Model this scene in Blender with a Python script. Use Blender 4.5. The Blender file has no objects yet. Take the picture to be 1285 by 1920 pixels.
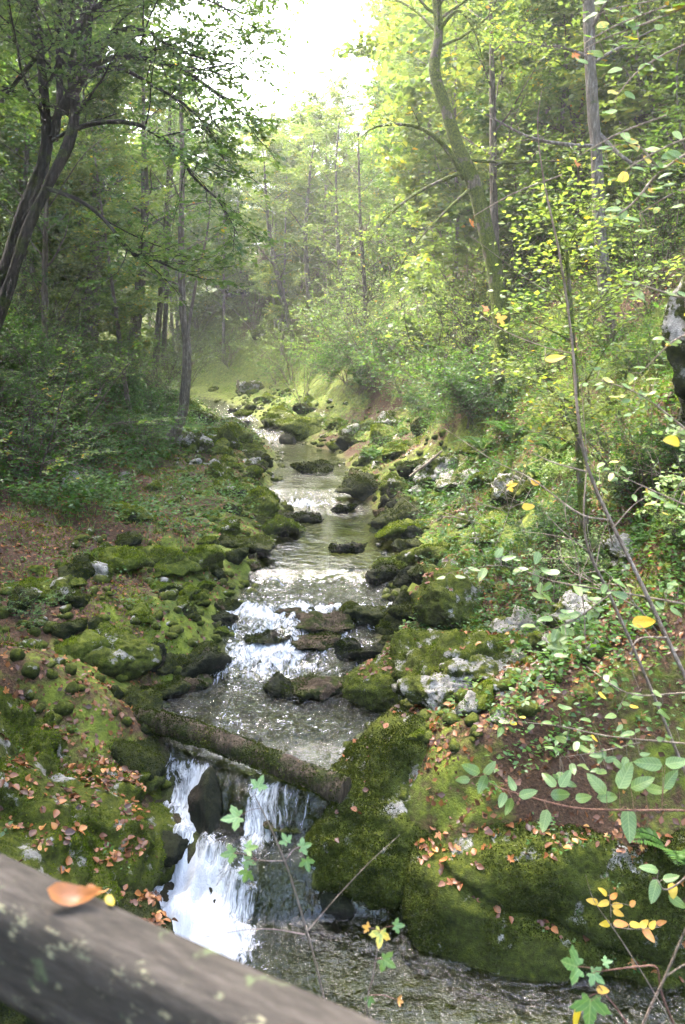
import bpy, math
import numpy as np
from mathutils import Vector
PI = math.pi
rng = np.random.default_rng(7)
SC = bpy.context.scene
COL = SC.collection
# ------------------------------------------------------------------ camera model (photo pixels 1285 x 1920)
PITCH = math.radians(10.8); F0 = 1464.0; CAMZ = 5.0
cp, sp_ = math.cos(PITCH), math.sin(PITCH)
def ray(u, v):
    a = (u - 642.5) / F0; b = -(v - 960.0) / F0
    return np.array([a, cp + b * sp_, -sp_ + b * cp])
def at(u, v, Y):                     # point on the sight line at distance Y up the valley
    d = ray(u, v); k = Y / d[1]
    return np.array([d[0] * k, Y, CAMZ + d[2] * k])
def vrow(Y, z):                      # photo row of a point on the axis
    dz = z - CAMZ
    dep = Y * cp - dz * sp_; up = Y * sp_ + dz * cp
    return 960 - F0 * up / dep
def ucol(x, Y, z): return 642.5 + F0 * x / (Y * cp - (z - CAMZ) * sp_)
# ------------------------------------------------------------------ noise
def _h(i, j, k):
    n = (i * 374761393 + j * 668265263 + k * 1274126177) & 0xFFFFFFFF
    n = ((n ^ (n >> 13)) * 1103515245) & 0xFFFFFFFF
    n = (n ^ (n >> 16)) & 0xFFFF
    return n / 65535.0
def vn(p):
    p = np.asarray(p, float); i = np.floor(p).astype(np.int64); f = p - i; f = f * f * (3 - 2 * f)
    x, y, z = i[..., 0], i[..., 1], i[..., 2]; a, b, c = f[..., 0], f[..., 1], f[..., 2]
    r = 0
    for dx in (0, 1):
        for dy in (0, 1):
            for dz in (0, 1):
                r = r + _h(x + dx, y + dy, z + dz) * (a if dx else 1 - a) * (b if dy else 1 - b) * (c if dz else 1 - c)
    return r * 2 - 1
def fbm(p, s, o=4, g=.5):
    p = np.asarray(p, float) * s; r = 0; a = 1
    for k in range(o):
        r = r + a * vn(p + 17.3 * k); p = p * 2.03; a *= g
    return r
def p3(x, y, z=0.0):
    x, y = np.broadcast_arrays(np.asarray(x, float), np.asarray(y, float))
    return np.stack([x, y, np.broadcast_to(np.asarray(z, float), x.shape)], -1)
def sstep(a, b, x):
    t = np.clip((x - a) / (b - a), 0, 1); return t * t * (3 - 2 * t)
# ------------------------------------------------------------------ mesh helpers
def mesh(name, V, quads=None, tris=None, attrs=None, mats=(), mi=None, smooth=True, uv=None):
    me = bpy.data.meshes.new(name); V = np.asarray(V, np.float32)
    q = np.zeros((0, 4), int) if quads is None else np.asarray(quads, int).reshape(-1, 4)
    t = np.zeros((0, 3), int) if tris is None else np.asarray(tris, int).reshape(-1, 3)
    me.vertices.add(len(V)); me.vertices.foreach_set('co', V.ravel())
    lv = np.concatenate([q.ravel(), t.ravel()]).astype(np.int32)
    me.loops.add(len(lv)); me.loops.foreach_set('vertex_index', lv)
    n = len(q) + len(t); me.polygons.add(n)
    ls = np.concatenate([np.arange(len(q)) * 4, len(q) * 4 + np.arange(len(t)) * 3]).astype(np.int32)
    me.polygons.foreach_set('loop_start', ls)
    if smooth: me.polygons.foreach_set('use_smooth', np.ones(n, bool))
    for m in mats: me.materials.append(m)
    if mi is not None: me.polygons.foreach_set('material_index', np.asarray(mi, np.int32))
    for k, a in (attrs or {}).items():
        me.attributes.new(k, 'FLOAT', 'POINT').data.foreach_set('value', np.asarray(a, np.float32))
    if uv is not None:
        l = me.uv_layers.new(name='flow'); l.data.foreach_set('uv', np.asarray(uv, np.float32)[lv].ravel())
    me.update(calc_edges=True); me.validate()
    return me
def link(name, me, parent=None, loc=None, rz=0.0, **props):
    o = bpy.data.objects.new(name, me); COL.objects.link(o)
    if parent is not None: o.parent = parent
    if loc is not None: o.location = [float(c) for c in loc]
    if rz: o.rotation_euler[2] = float(rz)
    for k, v in props.items(): o[k] = v
    return o
def thing(name, label, cat, loc=(0, 0, 0), rz=0.0, group=None, me=None, scale=1.0):
    o = link(name, me, None, loc, rz, label=label, category=cat)
    if group: o['group'] = group
    if scale != 1.0: o.scale = (float(scale),) * 3
    return o
def dup(root, loc, rz, label=None, group=None, scale=1.0, tilt=(0, 0)):
    def cp_(o, par):
        c = o.copy(); COL.objects.link(c); c.parent = par
        for ch in o.children: cp_(ch, c)
        return c
    r = cp_(root, None)
    r.location = [float(c) for c in loc]; r.rotation_euler = (float(tilt[0]), float(tilt[1]), float(rz))
    s = scale if isinstance(scale, (tuple, list)) else (scale,) * 3
    r.scale = [float(c) for c in s]
    if label: r['label'] = label
    if group: r['group'] = group
    return r
def norm(a): return a / np.maximum(np.linalg.norm(a, axis=-1, keepdims=True), 1e-9)
UP = np.array([0, 0, 1.0])
def smooth_path(P, n):               # Catmull-Rom through control points (columns may hold a radius too)
    P = np.asarray(P, float); Q = np.vstack([2 * P[0] - P[1], P, 2 * P[-1] - P[-2]])
    t = np.linspace(0, len(P) - 1 - 1e-6, n); i = t.astype(int); f = (t - i)[:, None]
    a, b, c, d = Q[i], Q[i + 1], Q[i + 2], Q[i + 3]
    return .5 * (2 * b + (c - a) * f + (2 * a - 5 * b + 4 * c - d) * f ** 2 + (3 * b - a - 3 * c + d) * f ** 3)
def tubes(C, R, sides=5, bump=0.0, seed=0):
    """C (N,n,3) curves, R (N,n) radii -> verts, quads, of N tapered tubes"""
    C = np.asarray(C, float); R = np.asarray(R, float); N, n, _ = C.shape
    T = norm(np.gradient(C, axis=1)); ref = np.where(np.abs(T.mean(1)[:, None, 2:3]) > .7, np.array([1.0, 0.15, 0]), np.array([0.1, 0.05, 1.0]))
    A = norm(np.cross(T, np.broadcast_to(ref, T.shape))); B = np.cross(T, A)
    a = np.arange(sides) * 2 * PI / sides
    rad = np.repeat(R[:, :, None], sides, 2)
    if bump:
        P = C[:, :, None, :] + (A[:, :, None] * np.cos(a)[:, None] + B[:, :, None] * np.sin(a)[:, None]) * rad[..., None]
        s = P * np.array([1, 1, .35])
        rad = rad * (1 + bump * fbm(s + seed, 7.0, 3) + bump * .8 * fbm(s + seed, 2.0, 2))
    P = C[:, :, None, :] + (A[:, :, None] * np.cos(a)[:, None] + B[:, :, None] * np.sin(a)[:, None]) * rad[..., None]
    idx = np.arange(N * n * sides).reshape(N, n, sides); nx = np.roll(idx, -1, 2)
    q = np.stack([idx[:, :-1], nx[:, :-1], nx[:, 1:], idx[:, 1:]], -1).reshape(-1, 4)
    return P.reshape(-1, 3), q
class Geo:                           # collects verts / quads / tris / one float per vertex
    def __init__(s): s.V = []; s.q = []; s.t = []; s.a = []; s.n = 0
    def add(s, V, q=None, t=None, a=0.0):
        V = np.asarray(V, float).reshape(-1, 3)
        if q is not None and len(q): s.q.append(np.asarray(q) + s.n)
        if t is not None and len(t): s.t.append(np.asarray(t) + s.n)
        s.a.append(np.broadcast_to(np.asarray(a, float), (len(V),))); s.V.append(V); s.n += len(V)
    def mesh(s, name, mats, smooth=True):
        return mesh(name, np.vstack(s.V), np.vstack(s.q) if s.q else None, np.vstack(s.t) if s.t else None, {'lr': np.concatenate(s.a)}, mats, smooth=smooth)
# one leaf = two triangles folded on the midrib (or six for near ones)
def leaves(G, P, D, N, L, W=.55, fold=.25, val=None, fine=False):
    P = np.asarray(P, float); n = len(P); D = norm(np.asarray(D, float)); N = norm(N - (N * D).sum(-1, keepdims=True) * D); S = np.cross(N, D)
    L = np.broadcast_to(np.asarray(L, float), (n,))[:, None]
    if val is None: val = rng.random(n)
    if not fine:
        V = np.stack([P, P + D * L * .45 + S * L * W * .5 + N * L * fold * W * .5, P + D * L, P + D * L * .45 - S * L * W * .5 + N * L * fold * W * .5], 1)
        b = np.arange(n)[:, None] * 4
        t = np.concatenate([b + [0, 2, 1], b + [0, 3, 2]])
        G.add(V, t=t, a=np.repeat(val, 4)); return
    prof = np.array([[0, 0], [.16, .36], [.42, .5], [.72, .33], [1.0, 0]])
    V = []
    for x, w in prof: V.append(P + D * L * x - N * L * .10 * x * x)
    for x, w in prof[1:4]:
        V.append(P + D * L * x + S * L * W * w + N * L * (fold * W * w - .10 * x * x))
    for x, w in prof[1:4]:
        V.append(P + D * L * x - S * L * W * w + N * L * (fold * W * w - .10 * x * x))
    V = np.stack(V, 1); b = np.arange(n)[:, None] * 11
    q = np.concatenate([b + r for r in ([1, 2, 6, 5], [2, 3, 7, 6], [2, 1, 8, 9], [3, 2, 9, 10])])
    t = np.concatenate([b + r for r in ([0, 1, 5], [3, 4, 7], [1, 0, 8], [4, 3, 10])])
    G.add(V, q=q, t=t, a=np.repeat(val, 11))
# ------------------------------------------------------------------ the stream: level, edges, ground
LV = np.array([(-60, -1.6), (0, -.1), (5, 0), (6.2, .92), (7.6, .95), (8.8, 1.0), (9.6, 1.12), (10.3, 1.27), (11, 1.42), (12.35, 1.47), (12.65, 1.6), (17.3, 1.63),
               (18.1, 1.68), (18.6, 1.80), (18.9, 1.82), (19.3, 1.93), (21.5, 1.97), (28, 2.02), (29.5, 2.12), (31, 2.40), (34, 2.5), (35.5, 2.7), (38, 2.78), (45, 2.95), (60, 3.2), (90, 6), (400, 20)])
def base_level(Y): return np.interp(Y, LV[:, 0], LV[:, 1])
def lip(x): return np.interp(x, [-2.4, -1.9, -1.2, -.1, .6], [8.0, 7.8, 7.35, 6.85, 6.7])
def level(x, Y):
    x, Y = np.broadcast_arrays(np.asarray(x, float), np.asarray(Y, float))
    b = base_level(np.maximum(Y, 6.6)); s = Y - lip(x) - .10 * vn(p3(x * 3.1, 4.0))
    low = np.interp(Y, [-60, 0, 5.5, 6.6], [-1.6, -.06, 0, .03])
    Lf = np.interp(x, [-1.9, -1.0, -.5, 0], [1.3, 1.2, 1.0, .7])
    t = np.clip(-s / Lf, 0, 1)
    q1 = sstep(0, .32, t); q2 = sstep(.46, .80, t); step = 1 - (.42 * q1 + .46 * q2 + .12 * t)
    return np.where(s >= 0, b, low + (b - low) * step)
_Y = np.concatenate([np.arange(7.6, 60, .02)]); _v = vrow(_Y, base_level(_Y))
ROWS = [(1400, 298, 672), (1350, 300, 720), (1300, 335, 705), (1250, 402, 690), (1200, 418, 715), (1150, 424, 742), (1100, 470, 748), (1050, 488, 742), (1000, 528, 722), (960, 540, 712),
        (920, 508, 655), (890, 518, 655), (850, 520, 632), (825, 496, 560), (805, 448, 506), (790, 424, 480), (776, 404, 462), (766, 392, 452)]
E = [(-60, -9, 6), (0, -4.2, 3.6), (4.9, -2.9, 3.3), (5.5, -2.5, 2.9), (5.95, -2.08, 1.3), (6.3, -1.95, .72), (6.7, -1.82, .62), (7.3, -1.95, .25)]
for v, a, b in ROWS:
    Y = float(np.interp(-v, -_v, _Y)) if _v[0] > _v[-1] else 0
    z = base_level(Y); dep = Y * cp - (z - CAMZ) * sp_
    E.append((Y, (a - 642.5) / F0 * dep - .05, (b - 642.5) / F0 * dep + .10))
E += [(44, -9.0, -6.8), (50, -14.5, -12), (60, -27, -24), (90, -60, -56), (400, -130, -126)]
E = np.array(E)
def edges(Y):
    j = .10 * vn(p3(np.asarray(Y) * 1.3, 3.1)) ; k = .10 * vn(p3(np.asarray(Y) * 1.3, 9.7))
    return np.interp(Y, E[:, 0], E[:, 1]) + j, np.interp(Y, E[:, 0], E[:, 2]) + k
DK = np.array([0, .3, .7, 1.2, 1.8, 2.5, 3.2, 4, 5, 6.5, 8, 10, 14, 20, 40, 120, 400])
LT = {3: [0, .35, .8, 1.0, 1.2, 1.45, 1.7, 2.0, 2.5, 3.5, 4.8, 6.5, 9.5, 14, 28, 70, 110], 8: [0, .3, .6, .8, .95, 1.1, 1.3, 1.55, 2.1, 3.3, 4.5, 6.2, 9.2, 13.8, 28, 70, 110],
      13: [0, .25, .4, .5, .62, .76, .92, 1.15, 1.75, 3.1, 4.5, 6, 9.0, 13.2, 27, 68, 110], 20: [0, .25, .4, .55, .7, .9, 1.25, 1.8, 2.5, 3.5, 4.5, 5.7, 8.3, 12, 25, 65, 105],
      32: [0, .2, .35, .5, .7, .95, 1.3, 1.7, 2.3, 3.2, 4, 5, 7.5, 11, 23, 58, 100], 50: [0, .15, .25, .35, .45, .6, .7, .85, 1.0, 1.4, 2.0, 3, 5.8, 9.5, 21, 55, 95]}
RT = {3: [0, .5, .9, 1.0, 1.15, 1.6, 2.2, 3.1, 4.4, 5.8, 7, 8.6, 12, 17, 34, 80, 130], 7: [0, .4, .75, .95, 1.2, 1.65, 2.3, 3.2, 4.4, 5.8, 7, 8.6, 12, 17, 34, 80, 130],
      10: [0, .35, .6, .85, 1.2, 1.9, 2.8, 3.8, 5.0, 6.3, 7.5, 9, 12.5, 18, 35, 82, 130], 17: [0, .25, .45, .7, 1.3, 2.5, 3.3, 4.0, 4.8, 6.2, 7.6, 9.3, 13, 19, 37, 85, 130],
      25: [0, .2, .4, .6, .9, 1.5, 2.6, 3.5, 4.5, 6, 7.4, 9.2, 13, 19, 37, 85, 130], 35: [0, .2, .3, .5, .7, 1.0, 1.7, 2.7, 3.8, 5.2, 6.6, 8.4, 12, 18, 36, 85, 130],
      55: [0, .15, .25, .35, .5, .7, 1.0, 1.6, 2.4, 3.6, 5, 6.8, 10.5, 16, 34, 82, 130]}
def prof(T, d, Y):
    ys = np.array(sorted(T)); M = np.array([T[k] for k in ys]); d = np.clip(d, 0, 399.9); Y = np.clip(Y, ys[0], ys[-1] - 1e-6)
    i = np.clip(np.searchsorted(DK, d, 'right') - 1, 0, len(DK) - 2); f = (d - DK[i]) / (DK[i + 1] - DK[i])
    j = np.clip(np.searchsorted(ys, Y, 'right') - 1, 0, len(ys) - 2); g = (Y - ys[j]) / (ys[j + 1] - ys[j])
    return (M[j, i] * (1 - f) + M[j, i + 1] * f) * (1 - g) + (M[j + 1, i] * (1 - f) + M[j + 1, i + 1] * f) * g
def ground(x, Y, full=False):
    x, Y = np.broadcast_arrays(np.asarray(x, float), np.asarray(Y, float))
    xl, xr = edges(Y); w = level(np.clip(x, xl, xr), Y)
    dl, dr = xl - x, x - xr
    inside = np.minimum(-dl, -dr)
    dep = (.10 + .22 * np.clip((Y - 12.6) * 2, 0, 1) * np.clip((19 - Y), 0, 1) + .12 * np.clip((7 - Y), 0, 1))
    z = np.where(dl > 0, w + prof(LT, np.maximum(dl, 0), Y), np.where(dr > 0, w + prof(RT, np.maximum(dr, 0), Y), w - dep * sstep(0, .45, inside)))
    d = np.maximum(np.maximum(dl, dr), 0)
    n = fbm(p3(x, Y), .9, 3) * .16 + fbm(p3(x, Y, 5), 3.2, 3) * .05
    n = n * np.clip(.25 + d * 1.2, 0, 1) + fbm(p3(x, Y, 9), .13, 3) * np.clip(d - 5, 0, 10) * .12
    z = z + n
    back = np.maximum(Y - 62, 0)
    z = z + np.minimum(back * .34, 26) * sstep(0, 8, back)
    a = np.abs(x + .03 * Y); lim = 3.2 + np.maximum(Y - 56, 0) * .11 + np.maximum(a - 5, 0) * .55
    z = np.where(Y > 56, np.minimum(z, lim + .5 * n), z)
    z = np.where(Y < 3, z - .0, z)
    if full: return z, w, d, inside, dl, dr
    return z
def gz(x, y): return float(ground(np.array([x]), np.array([y]))[0])
def hit(u, v, water=True, y0=4.2):   # where the sight line of a photo pixel meets ground or water
    d = ray(u, v); Y = np.concatenate([np.arange(y0, 30, .02), np.arange(30, 140, .1)])
    X = d[0] / d[1] * Y; Z = CAMZ + d[2] / d[1] * Y
    G = ground(X, Y)
    if water:
        xl, xr = edges(Y); G = np.where((X > xl) & (X < xr), np.maximum(G, level(X, Y)), G)
    k = np.argmax(Z <= G)
    return np.array([X[k], Y[k], G[k]])
# ------------------------------------------------------------------ materials
class NT:
    def __init__(s, name):
        s.m = bpy.data.materials.new(name); s.m.use_nodes = True; s.t = s.m.node_tree; s.t.nodes.clear()
        s.out = s.n('ShaderNodeOutputMaterial')
    def n(s, ty, ins=None, **kw):
        nd = s.t.nodes.new(ty)
        for k, v in kw.items(): setattr(nd, k, v)
        for k, v in (ins or {}).items():
            if isinstance(v, bpy.types.NodeSocket): s.t.links.new(v, nd.inputs[k])
            else: nd.inputs[k].default_value = v
        return nd
    def attr(s, name): return s.n('ShaderNodeAttribute', attribute_name=name).outputs['Fac']
    def pos(s): return s.n('ShaderNodeNewGeometry').outputs['Position']
    def obj(s): return s.n('ShaderNodeTexCoord').outputs['Object']
    def noise(s, vec, scale, detail=5, rough=.55, out='Fac'):
        return s.n('ShaderNodeTexNoise', {'Vector': vec, 'Scale': scale, 'Detail': detail, 'Roughness': rough}).outputs[out]
    def vor(s, vec, scale, feature='F1', out='Distance'):
        return s.n('ShaderNodeTexVoronoi', {'Vector': vec, 'Scale': scale}, feature=feature).outputs[out]
    def ramp(s, fac, stops, interp='LINEAR'):
        r = s.n('ShaderNodeValToRGB', {'Fac': fac}); cr = r.color_ramp; cr.interpolation = interp
        while len(cr.elements) < len(stops): cr.elements.new(.5)
        for e, (p, c) in zip(cr.elements, stops):
            e.position = p; e.color = (*c, 1) if len(c) == 3 else c
        return r.outputs['Color']
    def step(s, fac, a, b): return s.n('ShaderNodeMapRange', {'Value': fac, 'From Min': a, 'From Max': b}).outputs['Result']
    def math(s, op, a, b=0.0):
        nd = s.t.nodes.new('ShaderNodeMath'); nd.operation = op; nd.use_clamp = False
        for i, v in enumerate((a, b)):
            if isinstance(v, bpy.types.NodeSocket): s.t.links.new(v, nd.inputs[i])
            else: nd.inputs[i].default_value = v
        return nd.outputs[0]
    def mix(s, fac, a, b):
        nd = s.t.nodes.new('ShaderNodeMix'); nd.data_type = 'RGBA'
        for i, v in ((0, fac), (6, a), (7, b)):
            if isinstance(v, bpy.types.NodeSocket): s.t.links.new(v, nd.inputs[i])
            else: nd.inputs[i].default_value = (*v, 1) if isinstance(v, tuple) and len(v) == 3 else v
        return nd.outputs[2]
    def mixs(s, fac, a, b):
        nd = s.t.nodes.new('ShaderNodeMixShader')
        for i, v in enumerate((fac, a, b)):
            if isinstance(v, bpy.types.NodeSocket): s.t.links.new(v, nd.inputs[i])
            else: nd.inputs[i].default_value = v
        return nd.outputs[0]
    def bump(s, h, strength=.5, dist=.02, normal=None):
        ins = {'Height': h, 'Strength': strength, 'Distance': dist}
        if normal is not None: ins['Normal'] = normal
        return s.n('ShaderNodeBump', ins).outputs['Normal']
    def principled(s, col, rough=.85, normal=None, spec=.3):
        ins = {'Base Color': (*col, 1) if isinstance(col, tuple) else col, 'Roughness': rough, 'Specular IOR Level': spec}
        if normal is not None: ins['Normal'] = normal
        return s.n('ShaderNodeBsdfPrincipled', ins).outputs[0]
    def done(s, sh): s.t.links.new(sh, s.out.inputs['Surface']); return s.m

def leaf_mat(name, stops, trans=.55, tint=(1.12, 1.25, .5), obj_var=.25, gloss=.018, spots=False):
    t = NT(name); v = t.attr('lr')
    if obj_var:
        r = t.n('ShaderNodeObjectInfo').outputs['Random']
        v = t.math('ADD', v, t.math('MULTIPLY', t.math('SUBTRACT', r, .5), obj_var))
    if spots: v = t.math('ADD', v, t.math('MULTIPLY', t.math('SUBTRACT', t.noise(t.obj(), 60, 4, .6), .5), .45))
    c = t.ramp(v, stops)
    if spots:
        uvn = t.n('ShaderNodeUVMap', uv_map='flow').outputs[0]; sx_ = t.n('ShaderNodeSeparateXYZ', {0: uvn}); ax = t.math('ABSOLUTE', sx_.outputs[0])
        rib = t.math('SINE', t.math('MULTIPLY', t.math('SUBTRACT', sx_.outputs[1], t.math('MULTIPLY', ax, .9)), 24))
        vein = t.math('MAXIMUM', t.step(rib, .80, 1.0), t.step(ax, .05, .015)); c = t.mix(t.math('MULTIPLY', vein, .32), c, (.30, .36, .14))
    if spots: c = t.mix(t.step(t.noise(t.obj(), 130, 4, .6), .66, .72), c, (.09, .045, .02))
    tc = t.n('ShaderNodeMix', data_type='RGBA', blend_type='MULTIPLY'); tc.inputs[0].default_value = 1
    t.t.links.new(c, tc.inputs[6]); tc.inputs[7].default_value = (*tint, 1)
    d = t.n('ShaderNodeBsdfDiffuse', {'Color': c}).outputs[0]
    tr = t.n('ShaderNodeBsdfTranslucent', {'Color': tc.outputs[2]}).outputs[0]
    s = t.mixs(trans, d, tr)
    if gloss:
        g = t.n('ShaderNodeBsdfGlossy', {'Color': (.8, .85, .9, 1), 'Roughness': .42}).outputs[0]
        s = t.mixs(gloss, s, g)
    return t.done(s)
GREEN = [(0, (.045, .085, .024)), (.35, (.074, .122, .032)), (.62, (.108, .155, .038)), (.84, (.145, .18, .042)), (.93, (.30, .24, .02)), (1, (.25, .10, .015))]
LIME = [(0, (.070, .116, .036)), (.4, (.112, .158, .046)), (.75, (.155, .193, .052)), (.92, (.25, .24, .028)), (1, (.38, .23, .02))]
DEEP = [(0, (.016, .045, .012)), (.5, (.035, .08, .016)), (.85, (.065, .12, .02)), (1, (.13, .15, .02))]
M = {}
M['leaf'] = leaf_mat('broad_leaf', GREEN)
M['lime'] = leaf_mat('yellowing_leaf', LIME, tint=(1.15, 1.2, .55))
M['deep'] = leaf_mat('deep_green_leaf', DEEP)  # leaf of a deeper green than the broad leaf
M['needle'] = leaf_mat('spruce_needle', [(0, (.010, .028, .012)), (.6, (.022, .05, .018)), (1, (.05, .085, .02))], trans=.15, gloss=.03)
M['fresh'] = leaf_mat('hazel_leaf', [(0, (.048, .095, .02)), (.5, (.085, .142, .032)), (.85, (.125, .175, .04)), (.95, (.30, .25, .03)), (1, (.36, .17, .03))], trans=.42, obj_var=.1, gloss=.03, spots=True)
M['maple'] = leaf_mat('maple_leaf', [(0, (.05, .115, .03)), (.5, (.085, .165, .04)), (.8, (.13, .20, .04)), (.92, (.42, .36, .05)), (1, (.5, .26, .05))], trans=.35, obj_var=.06, gloss=.03, spots=True)
M['goldleaf'] = leaf_mat('gold_leaf', [(0, (.42, .32, .025)), (.5, (.48, .28, .04)), (.8, (.42, .18, .07)), (1, (.30, .09, .03))], trans=.35, obj_var=0, spots=True)
M['dead'] = leaf_mat('fallen_leaf', [(0, (.028, .013, .007)), (.3, (.072, .029, .012)), (.55, (.13, .050, .017)), (.75, (.21, .085, .024)), (.9, (.29, .135, .035)), (1, (.36, .23, .08))], trans=.1, tint=(1.1, .9, .7), obj_var=0, gloss=.025)
M['herb'] = leaf_mat('herb_leaf', [(0, (.022, .06, .013)), (.5, (.05, .108, .02)), (.85, (.09, .15, .026)), (1, (.18, .18, .03))], obj_var=0)
M['grass'] = leaf_mat('grass_blade', [(0, (.04, .075, .015)), (.6, (.085, .13, .022)), (1, (.19, .18, .05))], obj_var=0)
M['mosstuft'] = leaf_mat('moss_frond', [(0, (.022, .034, .006)), (.45, (.052, .075, .008)), (.8, (.115, .145, .012)), (1, (.18, .20, .018))], trans=.3, obj_var=0, gloss=0)
M['drymoss'] = leaf_mat('dark_moss_frond', [(0, (.012, .015, .005)), (.5, (.028, .036, .007)), (.85, (.055, .066, .010)), (1, (.09, .09, .018))], trans=.2, obj_var=0, gloss=0)

def ground_mat():
    t = NT('forest_floor'); p = t.pos()
    n1 = t.noise(p, 1.1, 6); n2 = t.noise(p, 7, 6, .65); n3 = t.noise(p, 38, 4, .7)
    moss = t.ramp(n2, [(.25, (.022, .032, .006)), (.42, (.05, .066, .010)), (.56, (.085, .108, .013)), (.72, (.135, .155, .02))])
    soil = t.ramp(n3, [(.3, (.020, .012, .008)), (.5, (.05, .028, .016)), (.7, (.10, .055, .028))])
    lit = t.attr('litter'); rock = t.attr('rock')
    m = t.step(t.math('ADD', t.math('SUBTRACT', n1, lit), t.math('MULTIPLY', t.math('SUBTRACT', n2, .5), .5)), -.08, .08)
    c = t.mix(m, soil, moss)
    stone = t.ramp(t.noise(p, 12, 8, .7), [(.3, (.09, .085, .075)), (.5, (.26, .245, .225)), (.65, (.42, .40, .37))])
    rm = t.step(t.math('ADD', t.noise(p, 3.3, 7, .68), rock), .98, 1.04)
    c = t.mix(rm, c, stone)
    bedn = t.vor(t.n('ShaderNodeVectorMath', {0: p, 1: t.n('ShaderNodeVectorMath', {0: t.noise(p, 5, 3, .5, 'Color'), 1: (.12, .12, .12)}, operation='MULTIPLY').outputs[0]}, operation='ADD').outputs[0], 9, 'F1', 'Color')
    bed = t.mix(.5, t.ramp(t.n('ShaderNodeSeparateColor', {0: bedn}).outputs[0], [(0, (.014, .014, .007)), (.5, (.048, .048, .018)), (.85, (.085, .08, .035)), (1, (.17, .15, .10))]), t.ramp(n2, [(.3, (.02, .022, .006)), (.7, (.14, .14, .022))]))
    yy = t.n('ShaderNodeSeparateXYZ', {0: p}).outputs[1]; alg = t.math('MULTIPLY', t.step(yy, 12.3, 13.2), t.step(yy, 40, 24))
    bed = t.mix(alg, t.mix(.84, bed, (.006, .006, .005)), bed)
    c = t.mix(t.attr('bed'), c, bed)
    h = t.math('ADD', t.math('MULTIPLY', n3, .5), n2)
    return t.done(t.principled(c, .9, t.bump(h, .9, .05), .15))
M['ground'] = ground_mat()

def rock_mat(name, moss_lo, moss_mid, moss_hi, cover, stone_cols, wetline=None, patch=3.5):
    """moss lies where the surface faces up; bare limestone shows through in torn patches"""
    t = NT(name); p = t.pos(); geo = t.n('ShaderNodeNewGeometry')
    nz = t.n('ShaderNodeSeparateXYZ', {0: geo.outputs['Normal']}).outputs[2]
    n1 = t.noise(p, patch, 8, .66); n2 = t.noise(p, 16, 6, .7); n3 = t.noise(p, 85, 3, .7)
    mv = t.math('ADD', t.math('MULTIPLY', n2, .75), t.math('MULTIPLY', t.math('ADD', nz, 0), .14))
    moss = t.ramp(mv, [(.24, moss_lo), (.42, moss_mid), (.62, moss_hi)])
    stone = t.ramp(t.noise(p, 9, 9, .72), [(.3, stone_cols[0]), (.48, stone_cols[1]), (.68, stone_cols[2])])
    k = t.step(t.math('ADD', n1, t.math('MULTIPLY', nz, .06)), cover + .025, cover - .025)
    c = t.mix(k, stone, moss)
    h = t.math('ADD', t.math('ADD', t.math('MULTIPLY', n2, .7), t.math('MULTIPLY', n3, .55)), t.math('MULTIPLY', n1, .4))
    rough = t.math('SUBTRACT', .95, 0.0)
    return t.done(t.principled(c, .92, t.bump(h, 1.0, .07), .12))
LIMEST = [(.05, .048, .043), (.20, .19, .17), (.44, .42, .385)]
BROWN = [(.02, .014, .009), (.06, .042, .026), (.15, .11, .075)]
DARK = [(.008, .007, .005), (.022, .018, .012), (.06, .048, .035)]
M['moss_bright'] = rock_mat('bright_moss_stone', (.022, .030, .006), (.056, .073, .010), (.12, .14, .016), .70, LIMEST)
M['moss'] = rock_mat('mossy_limestone', (.014, .018, .005), (.042, .054, .008), (.10, .115, .012), .645, LIMEST)
M['moss_dark'] = rock_mat('dark_moss_stone', (.006, .008, .004), (.017, .021, .007), (.045, .052, .010), .74, BROWN)
M['wet_black'] = rock_mat('wet_black_stone', (.005, .006, .004), (.011, .013, .007), (.025, .028, .010), .60, DARK)
M['brown_stone'] = rock_mat('brown_stone', (.008, .010, .004), (.022, .027, .007), (.055, .065, .012), .54, BROWN)
M['white_stone'] = rock_mat('pale_limestone', (.016, .02, .006), (.045, .055, .010), (.10, .11, .014), .53, LIMEST)

def bark_mat(name, base, moss_amt, moss_col=((.018, .024, .005), (.06, .078, .010)), pale=(.2, .19, .17)):
    t = NT(name); p = t.obj()
    sc = t.n('ShaderNodeMapping', {'Vector': p, 'Scale': (1, 1, .22)}).outputs[0]
    n = t.noise(sc, 22, 6, .7); n2 = t.noise(p, 3.0, 5, .6); n3 = t.noise(p, 30, 4, .7)
    c = t.ramp(n, [(.3, tuple(.4 * x for x in base)), (.52, base), (.72, pale)])
    ms = t.ramp(n3, [(.35, moss_col[0]), (.68, moss_col[1])])
    c = t.mix(t.step(n2, .54 - moss_amt, .62 - moss_amt), c, ms) if moss_amt > -.5 else c
    return t.done(t.principled(c, .9, t.bump(t.math('ADD', n, t.math('MULTIPLY', n3, .5)), 1.0, .05), .15))
M['bark_dark'] = bark_mat('dark_mossy_bark', (.018, .015, .011), .02, ((.010, .015, .004), (.04, .055, .008)), (.05, .043, .034))
M['bark_moss'] = bark_mat('mossy_bark', (.085, .07, .052), .16, ((.025, .034, .006), (.095, .12, .012)), (.19, .165, .13))
M['bark_grey'] = bark_mat('grey_bark', (.105, .09, .072), -.12, pale=(.25, .23, .2))
M['bark_thin'] = bark_mat('slender_bark', (.07, .058, .044), -.06, pale=(.16, .145, .12))
M['twig'] = bark_mat('pale_twig', (.19, .15, .115), -.9, pale=(.33, .28, .23))
M['redtwig'] = bark_mat('reddish_twig', (.16, .085, .06), -.9, pale=(.26, .16, .12))
M['logwood'] = bark_mat('mossy_log_bark', (.045, .034, .022), .0, ((.008, .010, .004), (.036, .045, .008)), (.13, .095, .065))

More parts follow.
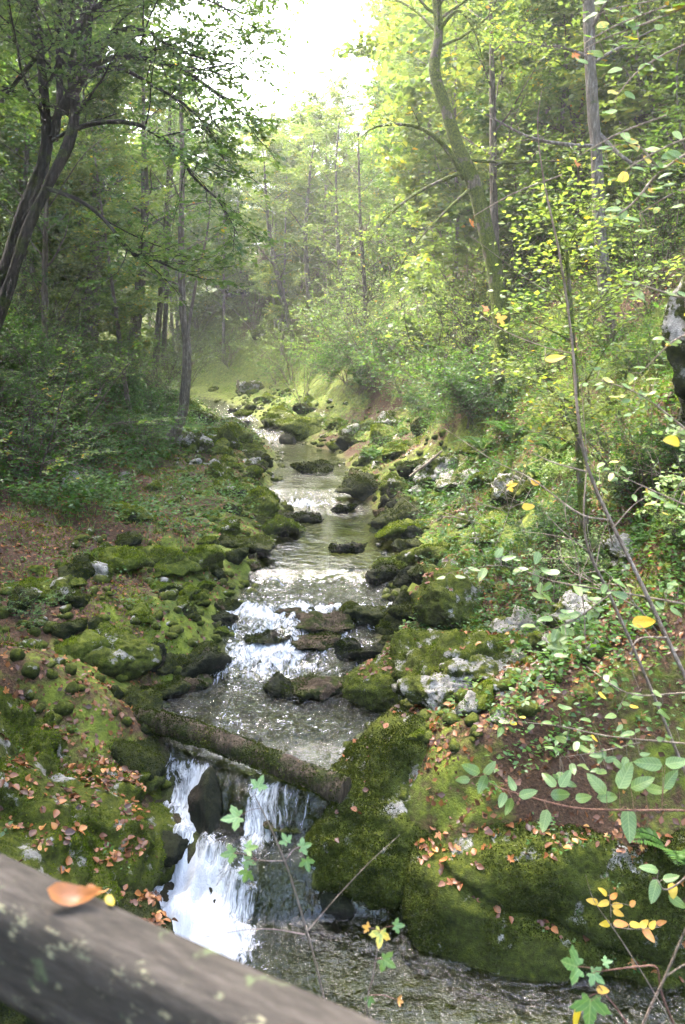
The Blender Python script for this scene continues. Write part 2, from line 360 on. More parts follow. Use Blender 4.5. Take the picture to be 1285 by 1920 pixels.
def water_mat():
    t = NT('stream_water'); p = t.pos()
    uv = t.n('ShaderNodeUVMap', uv_map='flow').outputs[0]
    st = t.n('ShaderNodeMapping', {'Vector': uv, 'Scale': (1, .42, 1)}).outputs[0]
    warp = t.n('ShaderNodeVectorMath', {0: st, 1: t.n('ShaderNodeVectorMath', {0: t.noise(uv, 3.0, 3, .5, 'Color'), 1: (.26, .22, 0)}, operation='MULTIPLY').outputs[0]}, operation='ADD').outputs[0]
    foam = t.attr('foam'); rough_w = t.attr('chop')
    a = t.noise(warp, 15, 7, .72); b = t.noise(warp, 46, 4, .7)
    f = t.math('ADD', t.math('MULTIPLY', a, .75), t.math('MULTIPLY', b, .35))
    fm = t.step(t.math('ADD', t.math('SUBTRACT', t.math('MULTIPLY', f, 1.7), .40), foam), .98, 1.34)
    rip = t.noise(uv, 5.0, 4, .55); rip2 = t.noise(uv, 19, 3, .6)
    h = t.math('ADD', rip, t.math('MULTIPLY', rip2, .32))
    nr = t.bump(t.math('MULTIPLY', h, rough_w), 1.0, .16)
    fr = t.n('ShaderNodeFresnel', {'IOR': 1.38, 'Normal': nr}).outputs[0]
    gl = t.n('ShaderNodeBsdfGlossy', {'Color': (1, 1, 1, 1), 'Roughness': .05, 'Normal': nr}).outputs[0]
    tr = t.n('ShaderNodeBsdfTransparent', {'Color': (.58, .63, .36, 1)}).outputs[0]
    w = t.mixs(fr, tr, gl)
    nf = t.bump(t.math('ADD', f, t.math('MULTIPLY', b, .4)), .8, .06)
    fc = t.mix(t.step(f, .35, .75), (.42, .46, .51), (.78, .8, .83))
    wd = t.n('ShaderNodeBsdfDiffuse', {'Color': fc, 'Normal': nf}).outputs[0]
    wt = t.n('ShaderNodeBsdfTranslucent', {'Color': (.85, .9, .95, 1)}).outputs[0]
    return t.done(t.mixs(fm, w, t.mixs(.3, wd, wt)))
M['water'] = water_mat()

t = NT('water_drop'); M['spray'] = t.done(t.principled((.8, .83, .86), .3))
def rail_mat():
    t = NT('weathered_rail_wood'); p = t.obj()
    st = t.n('ShaderNodeMapping', {'Vector': p, 'Scale': (.18, 1, 1)}).outputs[0]
    g = t.noise(st, 60, 6, .7); n = t.noise(p, 12, 5, .6)
    c = t.ramp(g, [(.3, (.012, .010, .0075)), (.5, (.029, .0245, .019)), (.7, (.055, .047, .038))])
    y = t.n('ShaderNodeSeparateXYZ', {0: p}).outputs[1]
    edge = t.math('MULTIPLY', t.step(t.math('ABSOLUTE', t.math('ADD', y, .078)), .034, .0), .16)
    li = t.n('ShaderNodeMapping', {'Vector': p, 'Scale': (.55, 1, 1)}).outputs[0]
    lich = t.noise(li, 60, 6, .66)
    c = t.mix(t.step(t.math('ADD', lich, edge), .69, .78), c, t.ramp(n, [(.4, (.17, .15, .09)), (.6, (.11, .115, .07))]))
    c = t.mix(t.step(t.noise(p, 21, 4), .62, .70), c, (.07, .085, .04))
    return t.done(t.principled(c, .85, t.bump(g, .5, .004), .2))
M['rail'] = rail_mat()
# ------------------------------------------------------------------ ground sheet
def axis(a, b, s0, k):
    r = [a]
    while r[-1] < b: r.append(r[-1] + max(s0, k * abs(r[-1])))
    return np.array(r)
ys = np.concatenate([np.linspace(-60, 2.5, 26), axis(3, 190, .075, .0085), [260, 400]])
xp = axis(0, 190, .075, .019); xs = np.concatenate([-xp[::-1], xp[1:]]) - .6
X, Y = np.meshgrid(xs, ys); Z, W, Dd, IN, DL, DR = ground(X, Y, True)
idx = np.arange(X.size).reshape(X.shape)
q = np.stack([idx[:-1, :-1], idx[:-1, 1:], idx[1:, 1:], idx[1:, :-1]], -1).reshape(-1, 4)
litter = .50 + .22 * fbm(p3(X, Y, 3), .55, 3)
litter = litter + np.where(DL > 0, .22 * sstep(.6, 1.8, DL) - .12 * sstep(16, 24, Y), 0.0) + np.where(DR > 0, .02, 0) - .15 * np.exp(-Dd * 1.2)
litter = litter - .40 * sstep(26, 36, Y) * np.where(DR > 0, .4 + .6 * sstep(4.5, 2.5, DR), 1)
rockm = np.where((DR > 0), .42 * np.exp(-((Dd - 1.5) / 1.1) ** 2) * sstep(9, 15, Y) * (1 - sstep(34, 45, Y)), .36 * np.exp(-((Dd - 1.6) / .9) ** 2) * sstep(14, 18, Y))
rockm = rockm + .50 * (DR > 0) * np.exp(-((Y - 7.8) / 1.3) ** 2) * sstep(3.2, 2.0, Dd)
bed = 1 - sstep(-.05, .10, Dd)
litter = litter + np.where(DR > 0, .10, -.12) * sstep(3.6, 5.5, Dd) * (Y < 34)
link('forest_ground', mesh('forest_ground', np.stack([X, Y, Z], -1).reshape(-1, 3), q, attrs={'litter': litter.ravel(), 'rock': rockm.ravel(), 'bed': bed.ravel()}, mats=[M['ground']]), kind='structure')
# ------------------------------------------------------------------ water sheet
wy = np.concatenate([np.linspace(-40, 3, 20), np.arange(3.2, 13.2, .028), axis(13.2, 62, .06, .005)])
nc = 100
xl, xr = edges(wy); sx = np.linspace(0, 1, nc)
X = (xl - .35)[:, None] * (1 - sx) + (xr + .35)[:, None] * sx; Y = np.repeat(wy[:, None], nc, 1)
W = level(np.clip(X, xl[:, None], xr[:, None]), Y)
S = Y - lip(X)
g = lambda a, c, w: np.exp(-((a - c) / w) ** 2)
# white water: how strong, by place
foam = np.full(X.shape, -.25)
fallm = sstep(.12, -.12, S) * sstep(6.15, 6.65, Y)
lx = g(X, -1.42 - .15 * (Y - 6.8), .40); rx = sstep(-1.1, -.8, X) * sstep(6.55, 6.85, Y)
foam = foam + fallm * (.80 * lx + .52 * rx + .24)
foam = foam + 1.15 * g(X, -1.36, .56) * g(Y, 6.15, .5) + .62 * g(X, -1.05, .6) * g(Y, 5.75, .55)
rap = sstep(8.9, 9.5, Y) * sstep(11.6, 10.9, Y)
mid = (xl + xr)[:, None] / 2
foam = foam + rap * (.60 + .24 * g(X, mid - .45, .6) + .02 * sstep(.1, .9, X - mid)) + .50 * sstep(7.7, 8.1, Y) * sstep(9.4, 8.8, Y)
foam = foam + .50 * g(Y, 12.5 + .12 * np.sin(X * 2.2) + .18 * (X + .6), .04) * sstep(0, .25, X - xl[:, None]) + .40 * sstep(10.8, 11.2, Y) * sstep(12.5, 12.3, Y)
foam = foam + .60 * sstep(17.6, 18.3, Y) * sstep(19.4, 19.1, Y) * g(X, -.85, .75) + .25 * sstep(16.8, 18.2, Y) * sstep(18.6, 18.3, Y)
foam = foam + .72 * sstep(29.0, 29.8, Y) * sstep(31.6, 31, Y) + .6 * sstep(33.9, 34.6, Y) * sstep(36.5, 35.8, Y) + .2 * sstep(36, 37, Y)
foam = foam + .16 * fbm(p3(X, Y, 2), 2.6, 3) - .35 * fallm * sstep(.1, .5, fbm(p3(X * 1.0, Y * .5, 12), 2.4, 2))
chop = .22 + .5 * sstep(-.1, .5, foam + .25) + .45 * sstep(7.6, 8.2, Y) * sstep(12.6, 12.2, Y) + .45 * sstep(6.4, 5.8, Y)
chop = chop * (1 - .45 * sstep(13, 14, Y) * sstep(18, 17, Y))
act = np.clip(foam + .25, 0, 1)
st = p3(X * 1.0, Y * .45, 0)
dz = act * (.085 * fbm(st, 4.2, 4, .6) + .03 * fbm(p3(X, Y), 14, 2)) + .012 * fbm(p3(X, Y * .7, 4), 3.5, 3) * chop * 2
dz = dz + (.10 + .09 * fbm(p3(X, Y, 6), 5, 3)) * act * g(X, -1.38, .5) * g(Y, 6.25, .5)
W = W + dz + fallm * .05 * fbm(p3(X * 1.6, Y * .3, 7), 3.0, 3)
idx = np.arange(X.size).reshape(X.shape)
q = np.stack([idx[:-1, :-1], idx[:-1, 1:], idx[1:, 1:], idx[1:, :-1]], -1).reshape(-1, 4)
al = np.concatenate([[0], np.cumsum(np.hypot(np.diff(wy), np.diff(level(-1.2, wy))))])
link('stream_water', mesh('stream_water', np.stack([X, Y, W], -1).reshape(-1, 3), q, attrs={'foam': foam.ravel(), 'chop': chop.ravel()}, mats=[M['water']],
     uv=np.stack([X, np.repeat(al[:, None], nc, 1)], -1).reshape(-1, 2)), kind='structure')
# ------------------------------------------------------------------ rocks
import bmesh
_ico = {}
def ico(s):
    if s not in _ico:
        b = bmesh.new(); bmesh.ops.create_icosphere(b, subdivisions=s, radius=1); b.verts.ensure_lookup_table()
        _ico[s] = (np.array([v.co[:] for v in b.verts]), np.array([[v.index for v in f.verts] for f in b.faces])); b.free()
    return _ico[s]
def rock_shape(seed, sub, size, facets=11, p=9, rough=.10, layers=0.0, boxy=0):
    r_ = np.random.default_rng(seed); D, T = ico(sub)
    Nn = norm(r_.normal(size=(facets, 3))); hh = r_.uniform(.72, 1.0, facets)
    if boxy:
        Nn = np.vstack([Nn * 1.0, [[1, 0, .1], [-1, 0, 0], [0, 1, 0], [0, -1, .12], [0, 0, 1]]]); hh = np.concatenate([hh + .28, [.9, .9, .9, .9, .86]])
    dt = np.maximum(D @ Nn.T, 0) / hh
    r = ((dt ** p).sum(1) + .62 ** p) ** (-1 / p)
    V = D * r[:, None] * np.array(size); s = float(np.mean(size))
    o = r_.uniform(0, 50, 3)
    f = fbm(V / s + o, 1.3, 6, .58) * rough * s
    if layers: f = f + layers * s * (np.abs(vn((V / s + o) * np.array([.5, .5, 3.2]))) - .35)
    Nv = norm(D / np.array(size)); V = V + Nv * f[:, None]
    return V, T
def rock_mesh(name, seed, sub, size, mat, **kw):
    V, T = rock_shape(seed, sub, size, **kw); return mesh(name, V, tris=T, mats=[M[mat]])
def sample(V, T, n, flt=None):
    A, B, C = V[T[:, 0]], V[T[:, 1]], V[T[:, 2]]; nr = np.cross(B - A, C - A); ar = np.linalg.norm(nr, axis=1); nr = nr / np.maximum(ar, 1e-12)[:, None]
    w = ar * (flt(nr, (A + B + C) / 3) if flt is not None else 1); k = rng.choice(len(T), n, p=w / w.sum())
    a, b = rng.random(n), rng.random(n); m = a + b > 1; a[m], b[m] = 1 - a[m], 1 - b[m]
    return A[k] + (B[k] - A[k]) * a[:, None] + (C[k] - A[k]) * b[:, None], nr[k]
FR = {'moss_bright': ('mosstuft', 1.0, .08), 'moss': ('mosstuft', .8, -.08), 'moss_dark': ('drymoss', .8, .05), 'wet_black': ('drymoss', .35, -.25), 'brown_stone': ('drymoss', .35, -.1), 'white_stone': ('mosstuft', .35, -.05)}
def stone_moss(V, T, n, mat, size, seed):
    m, k, sh = FR[mat]; n = int(n * k); sz = float(np.max(V) - np.min(V)); o = np.array([seed * .37, 3, 1])
    P, N2 = sample(V, T, n, lambda nr, c: np.clip(nr[:, 2] * 1.2 + .25, .02, 1) * np.clip(.4 + 2.2 * fbm(c / sz * 2 + o, 2.2, 3), .02, 1))
    G = Geo(); leaves(G, P, norm(N2 + rng.normal(size=P.shape) * .7 + [0, 0, .2]), rng.normal(size=P.shape), rng.uniform(.6, 1.3, n) * size, W=.6, val=np.clip(.42 + sh + .25 * fbm(P / sz * 3 + o, 2, 2) + .15 * N2[:, 2] + rng.normal(size=n) * .13, 0, 1))
    return G.mesh('moss', [M[m]], False)
def place_rock(u, v, wpx, hpx, mat, label, seed, name='boulder', depth=1.0, sink=.3, cat='rock', group=None, sub=4, water=True, **kw):
    P = hit(u, v, water); dep = P[1] * cp - (P[2] - CAMZ) * sp_
    w = 1.16 * wpx / F0 * dep / 2; h = .74 * hpx / F0 * dep / .93; h = max(.4 * h, h - 1.1 * w * depth * (CAMZ - P[2]) / P[1])
    sz = (w * 1.05, w * depth, h / (2 - 2 * sink) * 1.05)
    o = thing(name, label, cat, (P[0], P[1] + w * depth * .75, P[2] + sz[2] * (1 - 2 * sink)), rng.uniform(-.3, .3), group)
    V, T = rock_shape(seed, 5, sz, **kw); o.data = None if o.type != 'EMPTY' else None
    o2 = thing(name, label, cat, o.location, o.rotation_euler[2], group, mesh(name, V, tris=T, mats=[M[mat]])); bpy.data.objects.remove(o)
    link('moss', stone_moss(V, T, 2600, mat, np.clip(.0022 * dep, .016, .05), seed), o2)
    return o2
NAMED = [
 (595, 1306, 92, 56, 'brown_stone', 'broad brown stone with moss cap in the middle of the white rapids'),
 (520, 1302, 46, 36, 'wet_black', 'small black stone beside the broad brown stone in the rapids'),
 (607, 1182, 96, 42, 'brown_stone', 'wide stone with dark mossy top at the head of the rapids'),
 (600, 1217, 62, 30, 'brown_stone', 'low brown stone just below the wide mossy stone in the rapids'),
 (659, 1228, 34, 42, 'wet_black', 'upright black mossy stone standing in the rapids'),
 (495, 1204, 56, 24, 'wet_black', 'low black stone half under the white water on the left of the rapids'),
 (700, 1168, 78, 38, 'moss_dark', 'dark mossy stone at the right edge where the rapids begin'),
 (662, 1036, 42, 20, 'wet_black', 'lone dark stone in the calm green pool'),
 (521, 1004, 74, 46, 'moss', 'moss covered boulder with pale foot at the left rim of the green pool'),
 (562, 978, 46, 26, 'wet_black', 'black stone jutting into the green pool behind the mossy boulder'),
 (641, 960, 32, 18, 'wet_black', 'small dark stone below the little white fall'),
 (576, 884, 50, 22, 'moss_dark', 'dark mossy stone islet above the little white fall'),
 (765, 990, 104, 66, 'moss_dark', 'big rounded dark mossy boulder on the right shore of the green pool'),
 (768, 1068, 66, 44, 'moss', 'round mossy boulder on the right shore below the big dark one'),
 (828, 1058, 62, 36, 'moss', 'grassy topped stone behind the round mossy boulder'),
 (716, 1092, 58, 34, 'wet_black', 'wet black stone at the right end of the pool weir'),
 (766, 1010, 74, 40, 'moss_bright', 'slanting mossy slab between two boulders on the right shore'),
 (702, 925, 100, 34, 'moss_dark', 'long flat mossy ledge right of the little white fall'),
 (800, 890, 90, 34, 'moss_dark', 'dark flat rock behind the long mossy ledge'),
 (486, 966, 62, 56, 'moss_bright', 'upright bright mossy boulder left of the little white fall'),
 (425, 930, 60, 36, 'moss', 'mossy boulder on the left bank behind the upright one'),
 (440, 1030, 80, 34, 'moss_dark', 'low dark stone on the left shore of the green pool'),
 (371, 1268, 90, 66, 'wet_black', 'large dark boulder left of the rapids'),
 (205, 1248, 100, 92, 'moss', 'tall mossy boulder on the left bank above the leaf littered rock'),
 (150, 1236, 90, 56, 'moss_bright', 'bright mossy stone leaning behind the tall mossy boulder'),
 (300, 1262, 60, 40, 'moss_dark', 'dark mossy stone between the tall boulder and the rapids'),
 (290, 1312, 70, 42, 'moss_dark', 'dark mossy stone above the end of the fallen log'),
 (345, 1292, 56, 34, 'brown_stone', 'brown stone at the waterline above the fallen log'),
 (266, 1358, 44, 38, 'white_stone', 'pale grey stone at the upper end of the fallen log'),
 (546, 1566, 54, 34, 'brown_stone', 'wet reddish brown stone under the lower end of the log'),
 (363, 850, 44, 62, 'white_stone', 'pale upright rock at the foot of the thin curved tree'),
 (835, 900, 62, 56, 'white_stone', 'bare white limestone block above the right shore'),
 (880, 912, 100, 36, 'white_stone', 'broken white limestone ledge right of the bare block'),
 (990, 925, 130, 46, 'white_stone', 'long pale limestone outcrop below the right bank shrubs'),
 (726, 800, 44, 30, 'white_stone', 'white rock face at the foot of the far right slope'),
 (588, 812, 80, 46, 'moss_bright', 'mossy boulder with pale face beside the far cascade'),
 (438, 834, 60, 34, 'moss_bright', 'flat bright mossy rock left of the far cascade'),
 (520, 800, 60, 26, 'moss', 'flat mossy stone in the far cascade'),
 (745, 1190, 60, 36, 'moss_dark', 'dark stone on the right edge beside the rapids'),
 (722, 1240, 70, 40, 'wet_black', 'wet black stone under the right bank of the rapids'),
 (700, 1302, 70, 40, 'wet_black', 'black stone before the overhanging mossy rock'),
 (965, 1060, 70, 30, 'white_stone', 'flat white limestone slab among right bank herbs'),
 (925, 1022, 60, 22, 'white_stone', 'thin pale limestone slab higher on the right bank'),
 (880, 1140, 110, 34, 'white_stone', 'weathered pale rock edge above the overhanging mossy rock'),
 (60, 1120, 90, 40, 'moss_bright', 'bright moss cushion rock in the leaves of the left bank'),
 (210, 1062, 70, 34, 'moss_bright', 'low bright mossy stone amid brown leaves on the left bank'),
 (300, 1068, 76, 44, 'moss_bright', 'pair lump of bright moss beside brown leaves'),
 (360, 1072, 70, 50, 'moss_bright', 'bright mossy hump nearest the stream on the left bank'),
 (120, 912, 46, 30, 'white_stone', 'small grey rock under the left slope shrubs'),
]
for i, (u, v, w, h, mat, lab) in enumerate(NAMED):
    kw = dict(rough=.22, facets=9, p=14, layers=.06)
    if mat == 'white_stone': kw = dict(rough=.34, layers=.22, facets=16)
    elif 'bright' in mat or mat == 'moss': kw = dict(rough=.26, facets=9, p=14, layers=.08)
    place_rock(u, v, w, h, mat, lab, 100 + i, depth=.85 if h > w * .6 else .75, sink=.3, **kw)
# scattered stones along both shores, a few shapes copied
pool = {}
for a, k in enumerate(['moss_bright', 'moss', 'moss_dark', 'wet_black', 'white_stone', 'brown_stone']):
    pool[k] = []
    for b in range(5):
        V, T = rock_shape(400 + 20 * a + b, 4, (1.1, .9, .8), rough=.26, facets=8, p=18, layers=.08); pool[k].append((mesh('stone', V, tris=T, mats=[M[k]]), stone_moss(V, T, 1300, k, .13, a * 7 + b)))
for k in ():
    pass
STL = {'moss_bright': ('bright green moss cushion stone among many on the bank', 'bright mossy stones on the banks'), 'moss': ('moss covered grey stone among many on the bank', 'mossy grey stones on the banks'),
       'moss_dark': ('dark mossy stone in the row along the water edge', 'dark mossy stones along the water'), 'wet_black': ('wet black stone in the row along the water edge', 'wet black stones along the water'),
       'white_stone': ('small bare white limestone lump on the bank', 'white limestone lumps'), 'brown_stone': ('small bare brown stone at the water edge', 'brown stones at the water edge')}
def stone(x, y, s, k, sq=1.0):
    me, mm = pool[k][rng.integers(5)]; o = link('stone', me, None, (x, y, gz(x, y) + s * .22 * sq), rng.uniform(0, 6.28))
    o.rotation_euler = (rng.uniform(-.3, .3), rng.uniform(-.3, .3), rng.uniform(0, 6.28)); o.scale = (s * rng.uniform(.8, 1.25), s * rng.uniform(.8, 1.2), s * sq * rng.uniform(.75, 1.1))
    o['label'], o['group'] = STL[k]; o['category'] = 'stone'; link('moss', mm, o)
def shore(n, y0, y1, side, d0, d1, s0, s1, ks):
    for i in range(n):
        y = math.exp(rng.uniform(math.log(y0), math.log(y1))); l, r = edges(np.array([y])); d = rng.uniform(d0, d1) ** 1.0
        x = float(l[0] - d) if side < 0 else float(r[0] + d)
        stone(x, y, rng.uniform(s0, s1) * (1.25 if y > 20 else 1), ks[rng.integers(len(ks))], rng.uniform(.8, 1.1))
shore(46, 7.9, 20, -1, -.12, .45, .06, .17, ['wet_black', 'moss_dark', 'moss_dark', 'moss', 'brown_stone'])
shore(42, 8.8, 22, 1, -.1, .45, .06, .18, ['wet_black', 'moss_dark', 'moss_dark', 'moss', 'brown_stone'])
shore(66, 9.0, 26, -1, .3, 2.2, .06, .19, ['moss_bright', 'moss', 'moss_bright', 'moss_dark', 'moss', 'moss_bright', 'white_stone'])
shore(28, 10, 26, -1, 1.5, 4.2, .06, .17, ['moss_bright', 'moss', 'moss', 'white_stone', 'moss_bright', 'moss_bright'])
shore(34, 11, 30, 1, .3, 2.2, .07, .25, ['moss_bright', 'moss', 'moss_dark', 'white_stone', 'moss', 'moss'])
shore(24, 22, 46, -1, .15, 2.6, .12, .30, ['moss_bright', 'moss', 'moss_dark', 'white_stone', 'moss_bright'])
shore(24, 22, 46, 1, .15, 2.6, .12, .30, ['moss_bright', 'moss', 'moss_dark', 'white_stone', 'moss_bright'])
shore(14, 6.9, 9.6, 1, .35, 2.3, .05, .14, ['white_stone', 'white_stone', 'moss', 'moss_bright'])
shore(4, 29, 38, 1, -.9, -.1, .15, .28, ['wet_black', 'moss_dark', 'moss'])
shore(7, 9.1, 11.3, -1, -1.9, -.4, .06, .13, ['wet_black', 'brown_stone'])
for i in range(14): stone(rng.uniform(-13, -3.5), rng.uniform(44, 58), rng.uniform(.25, .55), ['moss', 'moss_dark', 'white_stone'][i % 3])
# small cobbles between the stones (nobody could count them)
Gc = Geo(); D2, T2 = ico(2)
for n, y0, y1, sd, d1 in ((520, 7.4, 24, -1, 2.6), (460, 6.6, 24, 1, 2.0), (260, 24, 44, -1, 2.5), (260, 24, 44, 1, 2.5)):
    y = np.exp(rng.uniform(math.log(y0), math.log(y1), n)); l, r = edges(y); d = rng.uniform(-.25, d1, n) ; x = l - d if sd < 0 else r + d; z = ground(x, y); s_ = rng.uniform(.025, .085, n) * (1 + .02 * y)
    sc = rng.uniform(.6, 1.3, (n, 1, 3)) * np.array([1, 1, .75]); Vc = D2[None] * sc; Vc = Vc * (1 + .30 * fbm(Vc * 1.2 + np.arange(n)[:, None, None] * 3.7, 1.3, 3))[..., None]
    Vc = Vc * s_[:, None, None] + np.stack([x, y, z + s_ * .15], -1)[:, None]; Gc.add(Vc, t=(T2[None] + (np.arange(n) * len(D2))[:, None, None]).reshape(-1, 3))
link('cobbles', Gc.mesh('cobbles', [M['moss']]), kind='stuff', label='small mossy cobbles between the stones of both shores', category='cobbles')
# ------------------------------------------------------------------ the big near boulders (world sizes), each with moss fronds as a part
BIG = {}
def big(key, label, c, size, rz, seed, mat, fronds, fm, sub=6, crack=None, name='boulder', **kw):
    V, T = rock_shape(seed, sub, size, **kw)
    ca, sa = math.cos(rz), math.sin(rz); V = V @ np.array([[ca, sa, 0], [-sa, ca, 0], [0, 0, 1]]) + np.array(c)
    if crack is not None:            # a joint that runs through the rock
        for (n_, d_, wd, dp) in crack:
            n_ = np.array(n_) / np.linalg.norm(n_); s = V @ n_ - d_ + .07 * fbm(V, 1.7, 2)
            V = V - norm(V - np.array(c)) * (dp * np.exp(-(s / wd) ** 2))[:, None]
    o = thing(name, label, 'rock', c, me=mesh(name, V - np.array(c), tris=T, mats=[M[mat]]))
    if fronds:
        def flt(nr, ctr):
            k = fbm(ctr + 30, 1.9, 4) + .25 * nr[:, 2] - .05
            return np.clip(k * 2.2 + .55, .02, 1) * (ctr[:, 2] > level(ctr[:, 0], ctr[:, 1]) + .02)
        P, Nn = sample(V, T, fronds, flt)
        G = Geo(); d = norm(Nn + rng.normal(size=Nn.shape) * .75 + [0, 0, .25])
        val = np.clip(.40 + .22 * fbm(P, 2.2, 3) + .18 * Nn[:, 2] + rng.normal(size=len(P)) * .13, 0, 1)
        leaves(G, P - Nn * .004 - np.array(c), d, norm(rng.normal(size=Nn.shape)), rng.uniform(.012, .026, len(P)), W=.6, val=val)
        link('moss', G.mesh('moss', [M[fm]], False), o)
    BIG[key] = (V, T); return o
big('slab', 'huge dark mossy boulder with leaf strewn limestone top beside the lower pool', (2.38, 6.80, .12), (2.06, 1.32, 1.20), -.06, 21, 'moss', 80000, 'drymoss', rough=.085, layers=.03, boxy=1, p=13, crack=[((.25, -.2, 1), -.32, .035, .08), ((1, .15, .35), 1.35, .03, .07), ((-.2, .3, 1), 3.05, .04, .06)])
big('lobe', 'green mossy boulder lobe at the lower end of the fallen log', (.42, 7.20, .34), (.92, .92, .84), .35, 35, 'moss', 34000, 'drymoss', rough=.17, layers=.06, facets=8, p=9, crack=[((.2, -.35, 1), -1.95, .03, .07)])
big('over', 'overhanging mossy rock on the right bank above the log pool', (1.12, 8.75, 1.30), (.74, .72, .58), .3, 47, 'moss', 22000, 'mosstuft', rough=.26, layers=.14, facets=9, p=12)
big('shelf', 'broad mossy rock shelf rising behind the overhanging rock', (1.75, 10.2, 1.75), (.9, 1.3, .6), -.2, 52, 'moss', 14000, 'mosstuft', rough=.28, layers=.16, facets=9, p=12)
big('left', 'great mossy rock on the left bank strewn with brown leaves', (-3.15, 6.95, .72), (1.18, 1.25, 1.22), .1, 64, 'moss', 60000, 'mosstuft', rough=.27, layers=.12, facets=9, p=12, crack=[((1, .3, .2), -.95, .05, .13), ((.2, .6, 1), 4.5, .045, .12), ((.7, -.5, .4), -5.2, .05, .12)])
big('left2', 'dark leaf covered rock sloping into the left of the plunge pool', (-2.55, 6.1, .1), (.85, .95, .75), -.3, 75, 'moss_dark', 16000, 'drymoss', rough=.26, layers=.14, facets=8, p=13)
big('fall', 'black rock splitting the waterfall under the log', (-1.36, 7.22, .42), (.23, .30, .42), .3, 86, 'wet_black', 0, None, sub=5, rough=.12)
big('sill', 'dark wet ledge rock behind the left end of the log', (-2.3, 7.75, .72), (.42, .45, .36), .2, 87, 'moss_dark', 5000, 'drymoss', sub=5, rough=.14)
big('foot', 'low wet rock at the right foot of the waterfall', (-.12, 6.6, .02), (.36, .30, .26), .5, 88, 'wet_black', 0, None, sub=5, rough=.12)
for i, (x, y, z, sz) in enumerate(((-1.0, 6.98, .38, .17), (-.72, 6.72, .12, .20), (-1.72, 6.9, .34, .16), (-.45, 6.62, .10, .15), (-1.12, 6.55, .05, .13), (-.25, 6.42, -.02, .17))):
    V, T = rock_shape(300 + i, 4, (sz * 1.2, sz, sz * .9), rough=.25, facets=8, p=14)
    thing('stone', ['wet stone in the middle of the cascade under the log', 'wet black stone low in the right half of the cascade', 'wet stone at the left rim of the cascade', 'flat wet stone under the right end of the cascade', 'small wet stone at the foot of the main white plume', 'wet stone in front of the mossy boulder lobe'][i], 'stone', (x, y, z), me=mesh('stone', V, tris=T, mats=[M['wet_black']]))
big('crag', 'pale grey limestone crag standing out of the right hillside', (4.22, 8.9, 5.2), (.42, .5, 1.6), .2, 91, 'white_stone', 1500, 'mosstuft', sub=5, rough=.34, layers=.2, facets=12)
for i, (c, sz, rz) in enumerate((((1.55, 7.95, 1.32), (.5, .24, .17), .2), ((2.55, 7.75, 1.52), (.36, .24, .18), -.3), ((1.05, 7.65, 1.18), (.36, .26, .2), .5), ((3.1, 8.2, 2.05), (.3, .22, .2), .1), ((2.1, 8.6, 1.75), (.34, .2, .16), -.2))):
    c = (c[0], c[1], gz(c[0], c[1]) + .05)
    big('ledge%d' % i, ['long pale limestone ledge along the back of the huge boulder', 'pale limestone block among leaves right of the long ledge', 'small pale limestone step at the left end of the long ledge', 'highest pale limestone block in the herbs of the right bank', 'pale limestone outcrop with moss behind the long ledge'][i], c, sz, rz, 120 + i, 'white_stone', 1200, 'mosstuft', sub=5, rough=.34, layers=.22, facets=12)
# ------------------------------------------------------------------ the fallen log
A, B = np.array([-2.28, 8.08, 1.15]), np.array([.02, 6.80, 1.02])
n = 60; t = np.linspace(0, 1, n)[:, None]; C = A + (B - A) * t; C[:, 2] += .035 * np.sin(t[:, 0] * 3.1) ; C[:, 1] += .03 * np.sin(t[:, 0] * 5)
R = np.interp(t[:, 0], [0, .04, 1], [.085, .105, .125])
c0 = (A + B) / 2
root = thing('fallen_log', 'mossy fallen log lying across the stream at the lip of the waterfall', 'log', c0)
V, q = tubes((C - c0)[None], R[None], 24, bump=.16, seed=3); G = Geo(); G.add(V, q)
for e, s in ((0, 1), (n - 1, -1)):
    k = np.arange(24) + e * 24; G.add(np.vstack([V[k], V[k].mean(0)[None] + (B - A) * .01 * -s]), t=[[j, (j + 1) % 24, 24][::s] for j in range(24)])
link('trunk', G.mesh('trunk', [M['logwood']]), root)
Vt = V; Tt = np.concatenate([q[:, [0, 1, 2]], q[:, [0, 2, 3]]])
P, Nn = sample(Vt, Tt, 9000, lambda nr, c: np.clip(np.abs(nr[:, 2]) * .4 + .9 * fbm(c + 9, 3, 3) + .25, .01, 1))
Nn = np.where(((P - np.array([[0, 0, 0]])) * Nn).sum(1, keepdims=True) > -9, Nn, Nn)
G = Geo(); leaves(G, P, norm(Nn * np.sign((Nn * (P - (np.einsum('ij,j->i', P, (B - A)) / ((B - A) @ (B - A)))[:, None] * (B - A))).sum(1))[:, None] + rng.normal(size=P.shape) * .7 - [0, 0, .2]), norm(rng.normal(size=P.shape)), rng.uniform(.012, .03, len(P)), val=np.clip(.42 + .3 * fbm(P, 3, 2) + rng.normal(size=len(P)) * .15, 0, 1))
link('moss', G.mesh('moss', [M['drymoss']], False), root)
